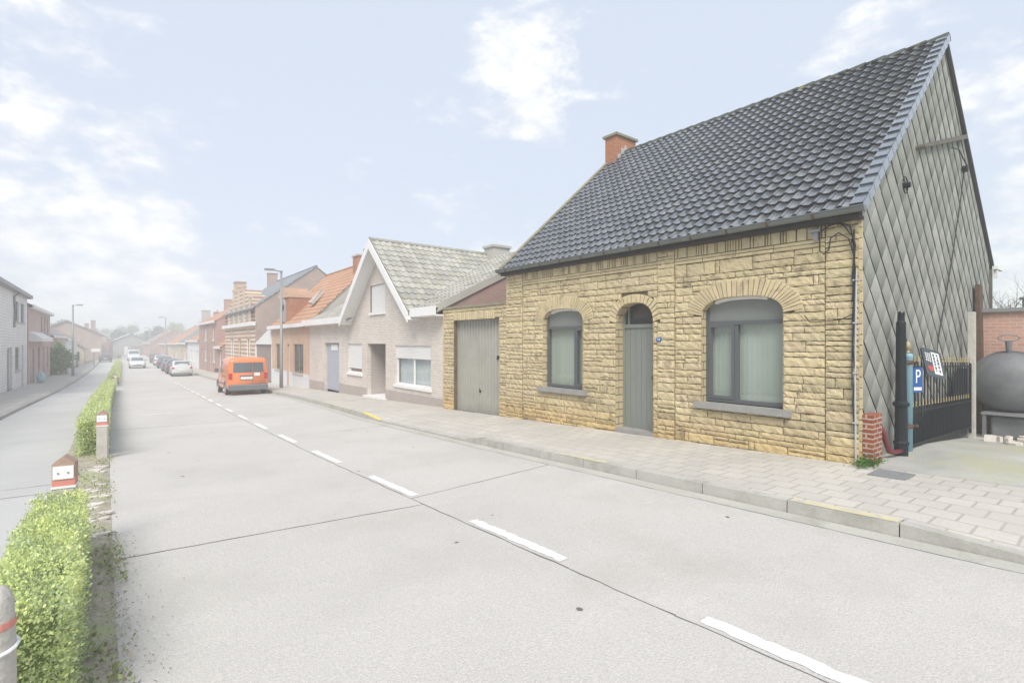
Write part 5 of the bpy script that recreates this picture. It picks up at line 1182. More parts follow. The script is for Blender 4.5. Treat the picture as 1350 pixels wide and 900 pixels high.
b = MB(); b.face([P(0, 1.2, -1), P(N2.L, 1.2, -1), P(N2.L, 1.2, EV), P(0, 1.2, EV)]); b.build('room', 'dark', nb_)
chimney(nb_, 13.5, 14.4, 18.2, 18.9, 4.6, 5.9, 'cement', False)
# bare pole behind
b = MB(); b.tube([(15.2, 16.8, 0), (15.2, 16.8, 6.2)], [.10, .06], 6); o = b.build('dead_tree', 'bark'); tag(o, 'thin bare trunk showing above the ridge of the beige house', 'tree trunk')

# --- orange brick cottage (H3)
t, F, r = gable_house('brick_cottage', 'orange brick cottage with an orange tile roof, brick dormer and pale plinth', 1, 28.25, 37.0, 8.76, 9.03, 7.2, -.85, 2.80, 6.35, 'h3_brick', 'tile_orange',
    holes=[(1.2, 3.3, -.05, 1.6), (4.2, 4.75, -1.2, 1.6), (6.0, 7.7, -.05, 1.6)], plinth=('plinth_white', -.05), sidem='cement')
for a, d in ((1.2, 3.3), (6.0, 7.7)): window(F, t, a, d, -.05, 1.6, .12, 'brown_wood', 2 if a < 2 else 1, sill='cement', pane='glass_dark')
door(F, t, 4.2, 4.75, -.95, 1.6, 'garage_blue')
chimney(t, 11.7, 12.8, 28.8, 29.7, 5.2, 6.45+.25, 'orange_brick')
b = MB(); b.box(9.03, 11.6, 33.0, 35.0, 2.6, 4.45); dm = b.build('dormer', 'orange_brick', r)
b = MB()
for i, (w_, z_) in enumerate(((1.05, 4.45), (.8, 4.65), (.5, 4.85))): b.box(8.92, 11.3-.5*i, 34-w_, 34+w_, z_, z_+.21)
b.build('stepped_top', 'h3_brick', dm)
b = MB(); b.box(8.90, 9.02, 33.6, 34.4, 2.95, 4.0); b.tube([(8.90, 34, 4.0), (9.02, 34, 4.0)], .4, 12); b.build('dormer_window', 'grey_wall', dm)
b = MB(); b.hexa([(9.6, 30.6, 4.0), (9.7, 30.6, 3.9), (10.6, 31.4, 4.75), (10.5, 31.4, 4.85), (9.6, 31.3, 4.05), (9.7, 31.3, 3.95), (10.6, 31.4, 4.9), (10.5, 31.4, 4.95)]); b.build('roof_light', 'cement', r)
# gateway between H3 and H4
t = thing('side_gateway', 'dark brown double gate under a white pitched canopy between two houses', 'gateway', (9.1, 40, -1.0))
b = MB(); b.box(9.15, 9.25, 37.1, 41.9, -1.4, 1.55); b.build('gate_leaf', 'brown_wood', t)
b = MB(); b.prism([(9.0, 37.05, 1.55), (9.0, 41.9, 1.55), (9.0, 37.05, 2.75)], (.6, 0, 0)); b.build('canopy', 'white_plaster', t)
b = MB(); b.box(9.06, 9.145, 37.1, 37.3, -1.3, 1.55); b.box(9.06, 9.145, 41.75, 41.9, -1.3, 1.55); b.build('gate_frame', 'white_trim', t)
# --- brown brick house with a striped stepped front (H4)
t, F, r = gable_house('striped_house', 'tall brown brick house with a slate roof and a striped front under stepped brick gables', 1, 42.4, 56.6, 9.18, 9.57, 9.0, -1.3, 4.40, 7.75, 'stripe_brick', 'tile_slate',
    holes=[(2.0, 3.5, -.2, 2.0), (6.0, 7.4, -1.4, 2.0), (9.4, 11.0, -.2, 2.0)], sidem='h4_brick', fascia=None)
for a, d in ((2.0, 3.5), (9.4, 11.0)):
    window(F, t, a, d, -.2, 2.0, .12, 'white_trim', 2, sill='cement'); b = MB()
    pr = [F.pt((a+d)/2+.95*math.cos(q*PI/10), 2.0+.8*math.sin(q*PI/10), -.02) for q in range(11)]; pi = [F.pt((a+d)/2+.72*math.cos(q*PI/10), 2.0+.55*math.sin(q*PI/10), -.02) for q in range(11)]
    for q in range(10): b.face([pr[q], pr[q+1], pi[q+1], pi[q]])
    b.build('arch', 'beige_plaster', t)
door(F, t, 6.0, 7.4, -1.3, 2.0)
b = MB(); F.box(b, -.1, F.L+.1, 2.95, 3.25, -.28, -.0); b.build('cornice', 'white_trim', t)
b = MB(); F.box(b, .1, F.L, 3.25, 4.4, .0, .3); b.build('upper_wall', 'stripe_brick', t)
dz0 = 3.25
b = MB()
for a, d, e, h in ((1.4, 11.4, dz0, 4.9), (2.4, 10.2, 4.9, 5.45), (3.8, 8.8, 5.45, 5.95)): F.box(b, a, d, e, h, -.06, 1.2)
dm = b.build('stepped_gable', 'stripe_brick', t)
for s, top in ((1.5, 5.1), (4.0, 6.15), (6.3, 6.3), (8.7, 6.15), (11.3, 5.1)):
    b = MB(); F.box(b, s-.16, s+.16, dz0, top, -.16, -.061); F.box(b, s-.24, s+.24, top, top+.14, -.20, .1); b.build('pilaster', 'beige_plaster', dm)
for s in (2.8, 5.1, 7.5, 10.0):
    b = MB(); F.box(b, s-.42, s+.42, dz0+.2, dz0+1.4, -.09, -.062); b.build('niche', 'grey_wall', dm)
chimney(t, 9.7, 10.5, 52.0, 53.2, 4.5, 7.1, 'h3_brick', False); chimney(t, 13.2, 14.0, 55.2, 56.0, 6.8, 8.5, 'h4_brick', False)
# --- low annex and red two-storey house (H5)
t, F, r = gable_house('red_annex', 'low red brick lean-to with a white fascia beside the striped house', 1, 56.8, 60.4, 9.35, 9.42, 4.0, -1.45, 1.30, 2.6, 'red_house', 'tile_orange', holes=[(.9, 2.0, -1.5, .9)])
door(F, t, .9, 2.0, -1.45, .9, 'white_trim')
hs = [(1.2, 2.4, -.4, 1.0), (4.0, 5.0, -1.7, .9), (7.0, 8.3, -.4, 1.0), (10.0, 11.0, -1.6, .9), (1.6, 2.8, 1.9, 3.2), (7.2, 8.4, 1.9, 3.2)]
t, F, r = gable_house('red_house', 'two-storey red brick house with a white cornice and orange roof', 1, 60.5, 73.6, 9.45, 9.62, 8.6, -1.55, 3.95, 6.6, 'red_house', 'tile_orange', holes=hs)
for h in hs:
    if h[2] < -1: door(F, t, *h)
    else: window(F, t, *h, curtain='curtain_white')
b = MB(); p = F.pt(6.1, 0, -.05); b.tube([(p.x, p.y, -1.5), (p.x, p.y, 3.7)], .06, 6); b.build('downpipe', 'grey_wall', t)
chimney(t, 12.2, 13.3, 72.0, 73.0, 5.6, 6.9, 'red_house', False)
# --- white house (H6)
hs = [(1.3, 2.6, -1.7, .6), (4.2, 5.4, -.9, .6), (7.0, 8.3, -.9, .6)]
t, F, r = gable_house('white_house', 'low white rendered house with a slate verge and orange roof slope', 1, 73.7, 85.2, 9.7, 9.72, 9, -1.65, 1.95, 4.6, 'white_plaster', 'tile_orange', holes=hs)
for h in hs: (door(F, t, *h, m='grey_wall') if h[2] < -1 else window(F, t, *h))
t, F, r = gable_house('grey_roofed_house', 'grey rendered house with a steep dark slate roof beyond the white house', 1, 85.4, 96, 9.72, 9.75, 10, -1.7, 1.6, 5.6, 'beige_plaster', 'tile_slate', holes=[(2, 3.4, -.9, .5), (6, 7.2, -1.8, .5)])
window(F, t, 2, 3.4, -.9, .5); door(F, t, 6, 7.2, -1.7, .5); chimney(t, 12.8, 13.9, 94.5, 95.5, 4.8, 6.6, 'cement', False)
t, F, r = gable_house('orange_roofed_house', 'distant house with a bright orange roof and two chimney pots', 1, 96.3, 113, 9.8, 9.85, 12, -1.7, 1.5, 5.4, 'beige_plaster', 'tile_orange', holes=[(3, 4.5, -.9, .5), (8, 9.5, -.9, .5)])
window(F, t, 3, 4.5, -.9, .5); window(F, t, 8, 9.5, -.9, .5); chimney(t, 15, 16, 98, 99, 5, 6.6, 'orange_brick'); chimney(t, 15, 16, 108, 109, 5, 6.6, 'white_plaster')
t, F, r = gable_house('brown_gabled_house', 'distant beige brick house showing a wide plain gable toward the camera', 1, 116, 131, 9.9, 10, 13, -1.7, 1.4, 5.2, 'pink_house', 'tile_brown', holes=[(3, 4.5, -.9, .5)], sidem='h4_brick')
window(F, t, 3, 4.5, -.9, .5)
t, F, r = gable_house('dark_brick_house', 'small dark brick house where the street bends out of sight on the right', 1, 148, 164, 9.6, 9.0, 9, -1.7, 1.4, 4.4, 'red_house', 'tile_brown', holes=[(3, 4.5, -.9, .5)]); window(F, t, 3, 4.5, -.9, .5)
# --- house closing the view
t = thing('end_house', 'low grey house with a bright white roof slope closing the end of the street', 'house', (4, 170, -1.7))
b = MB(); b.box(1.5, 11.5, 170, 180, -2, 1.3); b.prism([(2.5, 169.98, 1.3), (11.5, 169.98, 1.3), (6.5, 169.98, 3.7)], (0, 10, 0)); b.build('wall', 'grey_wall', t)
b = MB(); slab(b, [(6.5, 169.6, 3.9), (6.5, 180.4, 3.9), (12.0, 180.4, 1.2), (12.0, 169.6, 1.2)], .12); b.build('roof', 'tile_slate', t)
b = MB(); slab(b, [(1.0, 169.6, 1.1), (1.0, 180.4, 1.1), (6.5, 180.4, 3.9), (6.5, 169.6, 3.9)], .12); b.build('white_roof', 'solar', t)
b = MB(); b.box(6.6, 10.6, 169.9, 169.99, -1.8, .6); b.build('garage_door', 'brown_wood', t)
b = MB(); b.box(5.2, 6.0, 169.9, 169.99, -1.8, .4); b.build('door', 'white_trim', t)
b = MB(); b.box(-3.5, 1.4, 171, 180, -2, .9); b.build('side_wing', 'beige_plaster', t)
b = MB(); slab(b, [(-3.8, 170.5, .9), (1.6, 170.5, .9), (1.6, 175, 2.4), (-3.8, 175, 2.4)], .1); slab(b, [(-3.8, 175, 2.4), (1.6, 175, 2.4), (1.6, 180, .9), (-3.8, 180, .9)], .1); b.build('wing_roof', 'tile_brown', t)

# --- left row
hs = [(1.6, 3.4, -1.6, 1.5), (9.6, 11.6, -.1, 1.4), (12.6, 13.6, -1.6, 1.5), (9.4, 11.3, 3.0, 4.3), (12.2, 14.0, 3.0, 4.3), (6.4, 8.4, -1.6, 1.4)]
t, F, r = gable_house('white_brick_house', 'white painted brick house with two storeys at the left edge', -1, 34.8, 50.4, -4.2, -4.0, 9, -1.2, 5.05, 8.2, 'white_brick', 'tile_orange', holes=hs, fascia='lamp_grey')
for h in hs: (door(F, t, *h, m='lamp_grey') if h[2] < -1 else window(F, t, *h, frame='grey_wall', pane='glass_dark', sill='cement'))
b = MB(); p = F.pt(8.8, 0, -.06); b.tube([tuple(F.pt(9.6, 4.8, -.25)), tuple(F.pt(8.8, 4.5, -.06)), (p.x, p.y, 2.6)], .06, 6); b.build('downpipe', 'lamp_grey', t)
hs = [(2.0, 3.6, -1.8, 1.2), (6.0, 7.2, -.6, 1.3), (9.5, 10.7, -1.8, 1.3), (13.0, 14.0, -.6, 1.3), (8.0, 9.0, 2.4, 3.9), (10.6, 11.6, 2.4, 3.9), (13.2, 14.2, 2.4, 3.9)]
t, F, r = gable_house('pink_brick_house', 'pink brick two-storey house with a white canopy over its ground floor', -1, 50.8, 66.8, -3.97, -3.68, 9, -1.55, 4.45, 6.9, 'pink_house', 'tile_brown', holes=hs)
for h in hs: (door(F, t, *h) if h[2] < -1 else window(F, t, *h, frame='brown_wood', pane='glass_dark', sill='cement'))
b = MB(); b.hexa([F.pt(.3, 1.75, -.7), F.pt(9, 1.75, -.7), F.pt(9, 1.75, 0), F.pt(.3, 1.75, 0), F.pt(.3, 2.0, -.7), F.pt(9, 2.0, -.7), F.pt(9, 2.5, 0), F.pt(.3, 2.5, 0)]); b.build('canopy', 'white_trim', t)
t, F, r = gable_house('slate_roofed_bungalow', 'low brick house with a slate roof and white fascia behind the shrub', -1, 70, 81.5, -3.75, -3.3, 8, -1.65, 2.4, 4.6, 'pink_house', 'tile_slate', holes=[(3, 4.5, -.6, .8)])
window(F, t, 3, 4.5, -.6, .8)
t, F, r = gable_house('white_cottage', 'white rendered cottage left of the street lamp', -1, 82, 97, -3.15, -2.5, 8, -1.65, 2.1, 4.4, 'white_plaster', 'tile_brown', holes=[(3, 4, -1.7, .4), (9, 10.5, -.6, .6)])
door(F, t, 3, 4, -1.6, .4); window(F, t, 9, 10.5, -.6, .6)
t = thing('beige_cottage', 'small beige cottage with a plain gable beside the street lamp', 'house', (-4, 104, -1.7))
b = MB(); b.box(-8, -1.75, 101, 110, -2, .7); b.prism([(-8, 101, .7), (-1.75, 101, .7), (-4.8, 101, 2.9)], (0, 9, 0)); b.build('wall', 'beige_plaster', t)
b = MB(); slab(b, [(-1.4, 100.7, .55), (-1.4, 110.3, .55), (-4.8, 110.3, 3.05), (-4.8, 100.7, 3.05)], .12); slab(b, [(-4.8, 100.7, 3.05), (-4.8, 110.3, 3.05), (-8.3, 110.3, .55), (-8.3, 100.7, .55)], .12); b.build('roof', 'tile_brown', t)
b = MB(); b.box(-3.0, -2.3, 100.94, 101, -1.2, .2); w = b.build('window', 'glass_dark', t)
t = thing('large_gabled_house', 'large brown brick house with a tall plain gable facing down the street on the left', 'house', (-4, 125, -1.7))
b = MB(); b.box(-9.6, .4, 122, 134, -2, 3.0); b.prism([(-9.6, 122, 3.0), (.4, 122, 3.0), (-4.5, 122, 5.4)], (0, 12, 0)); b.build('wall', 'h4_brick', t)
b = MB(); slab(b, [(.8, 121.7, 2.85), (.8, 134.3, 2.85), (-4.5, 134.3, 5.6), (-4.5, 121.7, 5.6)], .14); slab(b, [(-4.5, 121.7, 5.6), (-4.5, 134.3, 5.6), (-10, 134.3, 2.85), (-10, 121.7, 2.85)], .14); b.build('roof', 'tile_slate', t)
chimney(t, -1.2, -.5, 124, 125, 3.9, 5.6, 'h4_brick', False)
b = MB(); b.box(-6.2, -5.4, 121.9, 121.99, 2.3, 3.2); b.build('window', 'white_trim', t)
for i, (ya, yb, xa, z_, m_, lb) in enumerate(((136, 146, 1.2, 2.6, 'beige_plaster', 'narrow pale house beyond the large brown gable'), (148, 160, 2.2, 2.2, 'red_house', 'red brick house at the far left end of the street'))):
    t, F, r = gable_house('far_house', lb, -1, ya, yb, xa, xa+.5, 7, -1.7, z_, z_+2, m_, 'tile_brown', holes=[(2, 3.4, -.8, .5), (5, 6.2, -1.8, .5)]); window(F, t, 2, 3.4, -.8, .5); door(F, t, 5, 6.2, -1.7, .5)
    chimney(t, xa-3.5, xa-2.8, ya+1, ya+2, z_+1, z_+2.8, 'h4_brick', False)
hs = [(2, 3.4, .8, 2.2), (5, 6.0, -.5, 2.1), (8, 9.4, .8, 2.2)]
t, F, r = gable_house('rendered_house', 'pale rendered house across the street from the stone house', -1, 3.5, 15.5, -5, -4.95, 8, -.2, 3.4, 6.4, 'white_plaster', 'tile_brown', holes=hs)
for h in hs: (door(F, t, *h) if h[2] < 0 else window(F, t, *h))
hs = [(2, 3.6, .4, 2.0), (6, 7.1, -.8, 1.9), (10, 11.6, .4, 2.0)]
t, F, r = gable_house('opposite_brick_house', 'brown brick house across the street beside the pale rendered one', -1, 16.5, 33.5, -4.95, -4.5, 8, -.6, 3.2, 6.2, 'pink_house', 'tile_orange', holes=hs)
for h in hs: (door(F, t, *h) if h[2] < 0 else window(F, t, *h))
# low walls and bins near the beige cottage
b = MB(); b.box(-2.4, -2.15, 88.5, 90, -1.7, -.7); o = b.build('low_fence', 'brown_wood'); tag(o, 'low brown wooden fence beside the lamp post on the left pavement', 'fence')
b = MB(); 
for q in range(12): a = 2*PI*q/12; b.face([(-4.0+.62, 51.6, -1.2)]*3) if 0 else None
bm = bmesh.new(); bmesh.ops.create_icosphere(bm, subdivisions=3, radius=.5)
for v in bm.verts: v.co.z = v.co.z*.85+.4; v.co *= 1+.10*math.sin(v.co.x*11+v.co.z*9)*math.sin(v.co.y*13); v.co.z = max(v.co.z, 0)
me = bpy.data.meshes.new('rubbish_bag'); bm.to_mesh(me); bm.free(); me.materials.append(M['bag']); o = bpy.data.objects.new('rubbish_bag', me); col.objects.link(o); o.location = (-3.4, 52.6, g(52.6)+.1); o.scale = (.55, .8, .95)
tag(o, 'pale turquoise rubbish bag standing on the left pavement by the white house', 'rubbish bag')
# ------------------------------------------------------------------ trees, shrub
R4 = random.Random(8)
t = thing('shrub', 'tall rounded green shrub against the low house on the left', 'shrub', (-3.05, 69.5, g(69)+.1)); b = MB()
for k in range(6): a = R4.uniform(0, 6.3); b.tube([(-3.05, 69.5, -1.65), (-3.05+.5*math.cos(a), 69.5+.5*math.sin(a), .2)], [.06, .03], 5)
b.build('stems', 'bark', t)
R2 = np.random.default_rng(3); n = 6500; P = R2.normal(size=(n, 3)); P /= np.linalg.norm(P, axis=1, keepdims=True); P *= (R2.random(n)**.4*(.85+.25*np.sin(P[:, 0]*7+P[:, 2]*9)))[:, None]; P = P*np.array([1.35, 2.6, 1.75])+np.array([-3.2, 69.5, -.05])
T = np.where(R2.random(n)[:, None] < .5, np.array([[.24, .36, .10]]), np.array([[.14, .22, .08]]))*R2.uniform(.7, 1.4, n)[:, None]
leaves_mesh('foliage', P[P[:, 2] > -1.6], R2.normal(size=(n, 3))[P[:, 2] > -1.6], .20, T[P[:, 2] > -1.6], 'foliage', t)
far = [(4.5, 200, 6.5, 'dark dense conifer-like tree'), (-9, 215, 9.5, 'round dark tree'), (0, 235, 8.5, 'pale green broad tree'), (10, 240, 9.0, 'pale green tree'), (17, 225, 8.5, 'reddish brown bare-budded tree'), (23, 232, 10, 'fresh green tree'), (30, 215, 10, 'fresh green tree'), (36, 190, 12, 'tall loose tree'), (-18, 230, 8, 'grey green tree'), (7, 260, 9, 'pale hazy tree'), (46, 235, 11, 'grey green tree'), (14, 205, 8, 'dark round tree')]
tn = [((.10, .13, .06), (.13, .16, .08)), ((.11, .15, .08), (.14, .18, .10)), ((.24, .30, .10), (.30, .36, .12)), ((.26, .32, .12), (.2, .26, .1)), ((.26, .19, .15), (.22, .17, .13)), ((.30, .38, .10), (.36, .42, .13)), ((.32, .40, .11), (.26, .34, .1)), ((.24, .28, .12), (.2, .24, .1)), ((.16, .2, .1), (.2, .24, .13)), ((.22, .27, .13), (.26, .3, .15)), ((.2, .25, .12), (.17, .2, .1)), ((.10, .14, .06), (.13, .17, .07))]
place = ['behind the end house', 'above the roofs on the left', 'just left of the end house roof', 'right behind the end house', 'right of the end house', 'behind the dark brick house', 'left of the distant brown gable', 'rising above the distant brown gable', 'low above the far left houses', 'farthest back over the end house', 'half hidden by the orange roofs', 'between the end house and the right row']
for i, ((x, y, h, kind), tt, pl_) in enumerate(zip(far, tn, place)): tree((x, y, -1.8), h, kind, label=kind+' '+pl_, group='trees beyond the end of the street', seed=20+i, leaf=.55, nleaf=2600, tones=tt, crown=(.2, 1.0), cw=.42)
b = MB(); pv = None; R5 = random.Random(2)
for i in range(120): x = -260+i*5; h = 3.0+R5.random()*2.4+math.sin(i*.5)*1.2; b.box(x, x+5, 330, 336, -2, h)
o = b.build('distant_woods', 'grass'); tag(o, 'low hazy line of woods far beyond the houses', 'woods', kind='stuff')

# ------------------------------------------------------------------ street lamps and sign
def lamp(x, y, h, arm, label, r=.075):
    z = g(y)+.1; t = thing('street_lamp', label, 'street lamp', (x, y, z), 'street lamps')
    b = MB(); b.tube([(x, y, z-.1), (x, y, z+1.1), (x, y, z+1.15), (x, y, z+h)], [r*1.25, r*1.2, r, r*.75], 10); b.build('pole', 'lamp_grey', t, smooth=True)
    b = MB(); b.hexa([(x-.05, y-.08, z+h-.04), (x+.05 if 0 else x+.05, y-.08, z+h-.04), (x+.05, y+.08, z+h-.04), (x-.05, y+.08, z+h-.04), (x-.05, y-.08, z+h+.05), (x+.05, y-.08, z+h+.05), (x+.05, y+.08, z+h+.05), (x-.05, y+.08, z+h+.05)]); b.tube([(x, y, z+h), (x+arm*.5, y, z+h+.06)], .035, 6); b.build('arm', 'lamp_grey', t)
    b = MB(); a0, a1 = sorted((x+arm*.4, x+arm)); b.box(a0, a1, y-.13, y+.13, z+h+.02, z+h+.11); hd = b.build('lamp_head', 'lamp_grey', t, bevel=.02)
    b = MB(); b.box(a0+.05, a1-.05, y-.1, y+.1, z+h+.005, z+h+.019); b.build('lens', 'white', hd); return t
lamp(7.85, 30.2, 6.4, -.85, 'slim grey street lamp on the right pavement behind the orange van', .075)
lamp(-1.95, 65.0, 6.75, .75, 'slim grey street lamp on the left pavement', .09)
lamp(8.4, 100, 7.2, -1.0, 'far street lamp leaning over the row of parked cars', .1)
lamp(8.6, 136, 6.2, -1.0, 'farthest street lamp, white-looking, before the street bends', .13)
t = thing('sign_post', 'thin grey sign post with a small pale sign on the far left pavement', 'sign post', (-.55, 93, -1.6))
b = MB(); b.tube([(-.55, 93, -1.7), (-.55, 93, .75)], .06, 6); b.build('pole', 'lamp_grey', t); b = MB(); b.box(-.85, .15, 92.9, 92.94, .3, .75); b.build('sign_plate', 'white', t)

# ------------------------------------------------------------------ vehicles
def wheel(parent, x, y, r=.31, w=.2):
    s = 1 if x > 0 else -1
    b = MB(); n = 20; prof = [(-w/2, r-.03), (-w/2+.03, r), (w/2-.03, r), (w/2, r-.03)]
    b.tube([(x+p, y, r) for p, q in prof], [q for p, q in prof], n); wh = b.build('wheel', 'tyre', parent, local=True, smooth=False)
    b = MB(); b.tube([(x+s*w/2, y, r), (x+s*(w/2+.012), y, r)], [r*.66, r*.6], n); b.build('rim', 'rim', wh, local=True)
def vehicle(name, label, paint, sections, W, wb, pos, rot, group=None, glass_sections=(), van=False, plate=True):
    """sections: (y, z_sill, z_belt, z_roof, width factor at roof). front is +y"""
    t = thing(name, label, 'van' if van else 'car', (0, 0, 0), group); b = MB(); rows = []; rr_ = .31
    for (y, zs, zb_, zr, wr, ws) in sections:
        hw = W/2*ws; hr = hw*wr; zm = (zs+zb_)/2; k = min(.10, (zr-zb_)*.3)
        rows.append([(hw*.93, y, zs), (hw, y, zs+.12), (hw*1.0, y, zm), (hw*.965, y, zb_), (hr+(hw*.965-hr)*.1, y, zr-k), (hr*.90, y, zr-.012), (hr*.5, y, zr+.012), (0, y, zr+.02)])
    full = [[(-x, y, z) for x, y, z in r_][:-1]+r_[::-1] for r_ in rows]
    nn = len(full[0]); k0 = 0
    for r_ in full: b.v.extend(r_)
    for i in range(len(full)-1):
        for j in range(nn-1): a = i*nn+j; b.f.append((a, a+nn, a+nn+1, a+1)); b.tone.append((1, 1, 1))
        b.f.append((i*nn, i*nn+nn-1, (i+1)*nn+nn-1, (i+1)*nn)); b.tone.append((1, 1, 1))
    b.f.append(tuple(range(nn))); b.f.append(tuple((len(full)-1)*nn+j for j in range(nn-1, -1, -1))); b.tone.extend([(1, 1, 1)]*2)
    o = b.build('body', paint, t, local=True); bm = bmesh.new(); bm.from_mesh(o.data); bmesh.ops.recalc_face_normals(bm, faces=bm.faces); bmesh.ops.bevel(bm, geom=[e for e in bm.edges if e.is_boundary or e.calc_face_angle(0) > .7], offset=.03, segments=2, affect='EDGES', clamp_overlap=True); bm.to_mesh(o.data); bm.free(); o.data.polygons.foreach_set('use_smooth', [True]*len(o.data.polygons))
    # side windows lie a centimetre outside the body between belt and roof
    def side_pt(sx, y, f):
        for (a, d) in zip(sections, sections[1:]):
            if a[0] <= y <= d[0]:
                q = (y-a[0])/(d[0]-a[0]); v = [a[i]+(d[i]-a[i])*q for i in range(6)]; hw = W/2*v[5]; hr = hw*v[4]; zr = v[3]-min(.10, (v[3]-v[2])*.3); xb, xt = hw*.965, hr+(hw*.965-hr)*.1
                return (sx*(xb+(xt-xb)*f+.008), y, v[2]+(zr-v[2])*f)
    for (ya, yb, fa, fb) in glass_sections:
        for sx in (-1, 1):
            b = MB(); b.face([side_pt(sx, ya, .08), side_pt(sx, yb, .08), side_pt(sx, yb-fb, .92), side_pt(sx, ya+fa, .92)]); b.build('side_window', 'car_glass', t, local=True)
    for y in wb:
        for sx in (-1, 1):
            wheel(t, sx*(W/2-.10), y); b = MB(); b.tube([(sx*(W/2+.004), y+.37*math.cos(q*PI/8), .31+.37*math.sin(q*PI/8)) for q in range(9)], .025, 5); b.build('wheel_arch', 'bumper', t, local=True)
    t.location = pos; t.rotation_euler = (0, 0, rot); return t
def face_box(t, name, m, x0, x1, y0, y1, z0, z1, parent=None, bevel=0):
    b = MB(); b.box(x0, x1, y0, y1, z0, z1); return b.build(name, m, parent or t, local=True, bevel=bevel)
# orange van, seen from behind
vs_ = [(-2.14, .30, .98, 1.62, .90, .93), (-2.08, .28, 1.0, 1.77, .90, .985), (-1.9, .25, 1.02, 1.81, .90, 1.0), (-.6, .25, 1.04, 1.83, .90, 1.0), (.45, .25, 1.05, 1.80, .89, 1.0), (.85, .25, 1.05, 1.66, .87, 1.0), (1.40, .25, 1.06, 1.16, .9, .99), (1.95, .28, .90, .98, .9, .95), (2.22, .34, .70, .78, .9, .85)]
vx, vy = 5.74, 29.6; rotv = -math.atan(.045)
van = vehicle('orange_van', 'orange delivery van parked at the right kerb, seen from behind', 'car_orange', vs_, 1.79, (-1.35, 1.35), (vx, vy, g(vy)), rotv, van=True, glass_sections=((.0, .95, .02, .42), (1.0, 1.28, .25, .0)))
van.rotation_euler.x = -.028
yb = -2.16
def pane_q(t, name, m, pts, thick=.02):
    b = MB(); b.prism(pts, (0, thick, 0)); return b.build(name, m, t, local=True)
for nm, xa, xb in (('rear_window', -.66, .16), ('rear_window', .20, .66)): pane_q(van, nm, 'car_glass', [(xa, yb+.0, 1.10), (xb, yb+.0, 1.10), (xb*.97, yb, 1.56), (xa*.97 if xa < 0 else xa, yb, 1.56)])
pane_q(van, 'door_gap', 'bumper', [(.175, yb+.004, .55), (.187, yb+.004, .55), (.187, yb+.004, 1.58), (.175, yb+.004, 1.58)], .03)
face_box(van, 'rear_bumper', 'bumper', -.86, .86, -2.24, -2.02, .22, .52, bevel=.03)
for sx in (-1, 1): face_box(van, 'tail_light', 'tail_light', sx*.70, sx*.85, -2.175, -2.05, .78, 1.06, bevel=.012)
face_box(van, 'plate_recess', 'bumper', -.38, .22, -2.175, -2.12, .90, .95); pl = face_box(van, 'number_plate', 'plate', -.34, .18, -2.18, -2.13, .76, .88)
face_box(van, 'number_plate_rim', 'bumper', -.36, .20, -2.172, -2.13, .74, .90); pane_q(van, 'wiper', 'bumper', [(-.30, yb-.02, 1.12), (.05, yb-.02, 1.20), (.05, yb-.02, 1.215), (-.30, yb-.02, 1.14)], .01)
for sx in (-1, 1): face_box(van, 'sliding_door_rail', 'bumper', sx*.893, sx*.902, -1.7, -.3, .92, .935); face_box(van, 'door_seam', 'bumper', sx*.893, sx*.901, -.20, -.19, .35, 1.0); face_box(van, 'side_rub_strip', 'bumper', sx*.893, sx*.905, -.95, .95, .52, .58)
face_box(van, 'bumper_highlight', 'rim', -.84, .84, -2.25, -2.235, .47, .50)  # pale strip standing in for a highlight along the bumper
st_ = face_box(van, 'sticker', 'white', .26, .50, -2.175, -2.13, .92, 1.06)
for sx in (-1, 1): face_box(van, 'wing_mirror', 'bumper', sx*.92, sx*1.10, .78, .92, 1.08, 1.28, bevel=.03)
pane_q(van, 'windscreen', 'car_glass', [(-.72, 1.44, 1.19), (.72, 1.44, 1.19), (.66, .90, 1.66), (-.66, .90, 1.66)])
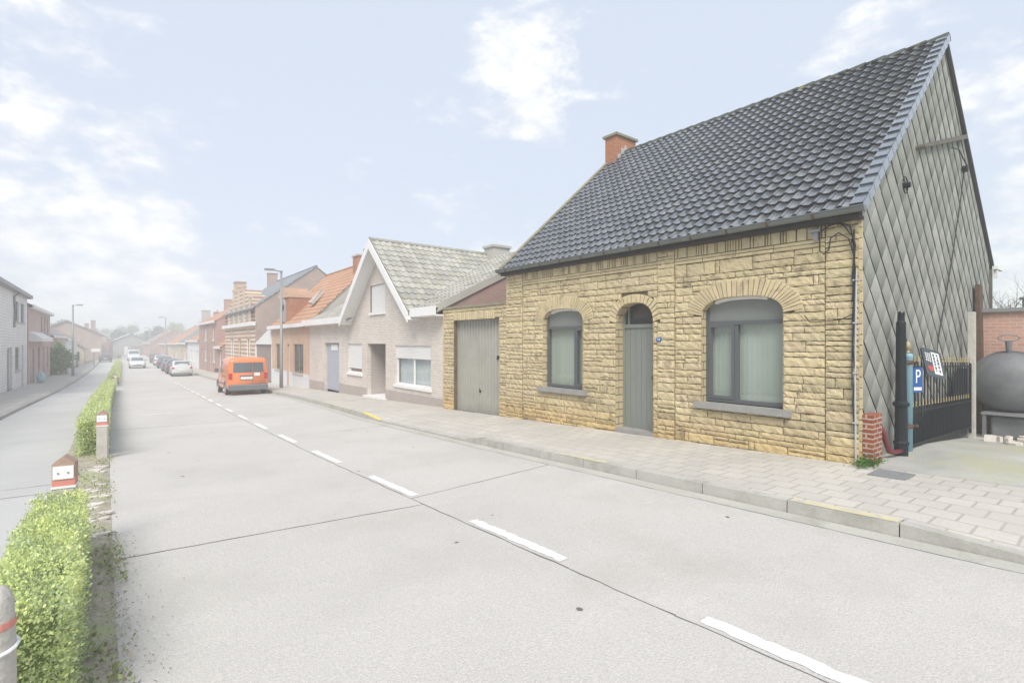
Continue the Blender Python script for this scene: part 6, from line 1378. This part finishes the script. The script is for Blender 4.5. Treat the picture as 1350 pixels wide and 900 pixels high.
# hatchbacks
hb = [(-1.98, .32, .80, .92, .92, .90), (-1.90, .27, .92, 1.12, .90, .97), (-1.45, .22, .94, 1.40, .84, 1.0), (-.9, .22, .95, 1.47, .82, 1.0), (.0, .22, .95, 1.47, .82, 1.0), (.45, .22, .95, 1.36, .80, 1.0), (1.0, .22, .93, .98, .85, 1.0), (1.6, .26, .80, .84, .85, .96), (1.98, .32, .60, .64, .85, .85)]
def hatch(label, paint, x, y, rot, group='cars parked along the right kerb', rear=True, sc=1.0):
    t = vehicle('parked_car' if rear else 'oncoming_car', label, paint, hb, 1.72, (-1.25, 1.25), (x, y, g(y)), rot, group if rear else None, glass_sections=((-1.5, -.55, .25, .0), (-.45, .75, .0, .35)))
    pane_q(t, 'rear_window', 'car_glass', [(-.64, -1.925, 1.10), (.64, -1.925, 1.10), (.56, -1.50, 1.425), (-.56, -1.50, 1.425)], .02)
    pane_q(t, 'windscreen', 'car_glass', [(-.66, 1.02, 1.03), (.66, 1.02, 1.03), (.56, .50, 1.385), (-.56, .50, 1.385)], .02)
    for sx in (-1, 1): face_box(t, 'tail_light', 'tail_light', sx*.62, sx*.82, -2.0, -1.86, .74, .92, bevel=.01); face_box(t, 'headlight', 'white', sx*.5, sx*.76, 1.86, 1.99, .52, .66, bevel=.01); face_box(t, 'wing_mirror', 'bumper', sx*.86, sx*1.0, .5, .62, .93, 1.06, bevel=.02)
    face_box(t, 'rear_bumper', 'bumper', -.72, .72, -2.03, -1.9, .22, .36, bevel=.02); face_box(t, 'number_plate', 'plate', -.26, .26, -2.015, -1.93, .58, .69); face_box(t, 'front_grille', 'bumper', -.45, .45, 1.9, 2.0, .36, .5, bevel=.02)
    t.scale = (sc, sc, sc); return t
par = [('silver white hatchback, nearest of the parked cars', 'car_white', 60.0), ('dark grey car parked just ahead of the silver one', 'car_dark', 66.2), ('blue grey car, third in the parked row', 'car_blue', 73.0), ('dark car with a pale plate, fourth in the parked row', 'car_dark', 82.5), ('silver car, fifth in the parked row', 'car_white', 91.5), ('dark car, farthest of the parked row', 'car_dark', 103)]
for lb, pm_, y in par: hatch(lb, pm_, 4.95+c(y)-.004*(y-60), y, -.035)
hatch('pale oncoming car driving toward the camera in the far lane', 'car_white', 1.9+c(84), 84, PI-.03, None, False)
t = vehicle('white_van', 'white van following the oncoming car', 'car_white', [(q[0]*1.1, q[1], q[2]*1.0, q[3]*1.06, q[4], q[5]) for q in vs_], 1.95, (-1.4, 1.4), (2.0+c(118), 118, g(118)), PI-.03, None, van=True, glass_sections=((.1, 1.0, .02, .4),)); pane_q(t, 'windscreen', 'car_glass', [(-.75, 1.62, 1.25), (.75, 1.62, 1.25), (.70, 1.02, 1.76), (-.70, 1.02, 1.76)])
for sx in (-1, 1): face_box(t, 'headlight', 'white', sx*.5, sx*.8, 2.3, 2.46, .6, .8, bevel=.02)
hatch('dark car parked far off on the left side of the street', 'car_dark', -2.0+c(112), 112, 0, None)

# ------------------------------------------------------------------ haze over the street
hz = MB(); hz.box(-420, 420, -60, 420, -4, 16); o = hz.build('haze', 'dark'); tag(o, kind='stuff')
hm = bpy.data.materials.new('haze'); hm.use_nodes = True; hm.node_tree.nodes.remove(hm.node_tree.nodes['Principled BSDF'])
pv_ = hm.node_tree.nodes.new('ShaderNodeVolumePrincipled'); pv_.inputs['Color'].default_value = (.97, .98, 1, 1); pv_.inputs['Density'].default_value = .0047; pv_.inputs['Anisotropy'].default_value = .0
hm.node_tree.links.new(pv_.outputs[0], hm.node_tree.nodes['Material Output'].inputs['Volume']); o.data.materials.clear(); o.data.materials.append(hm)
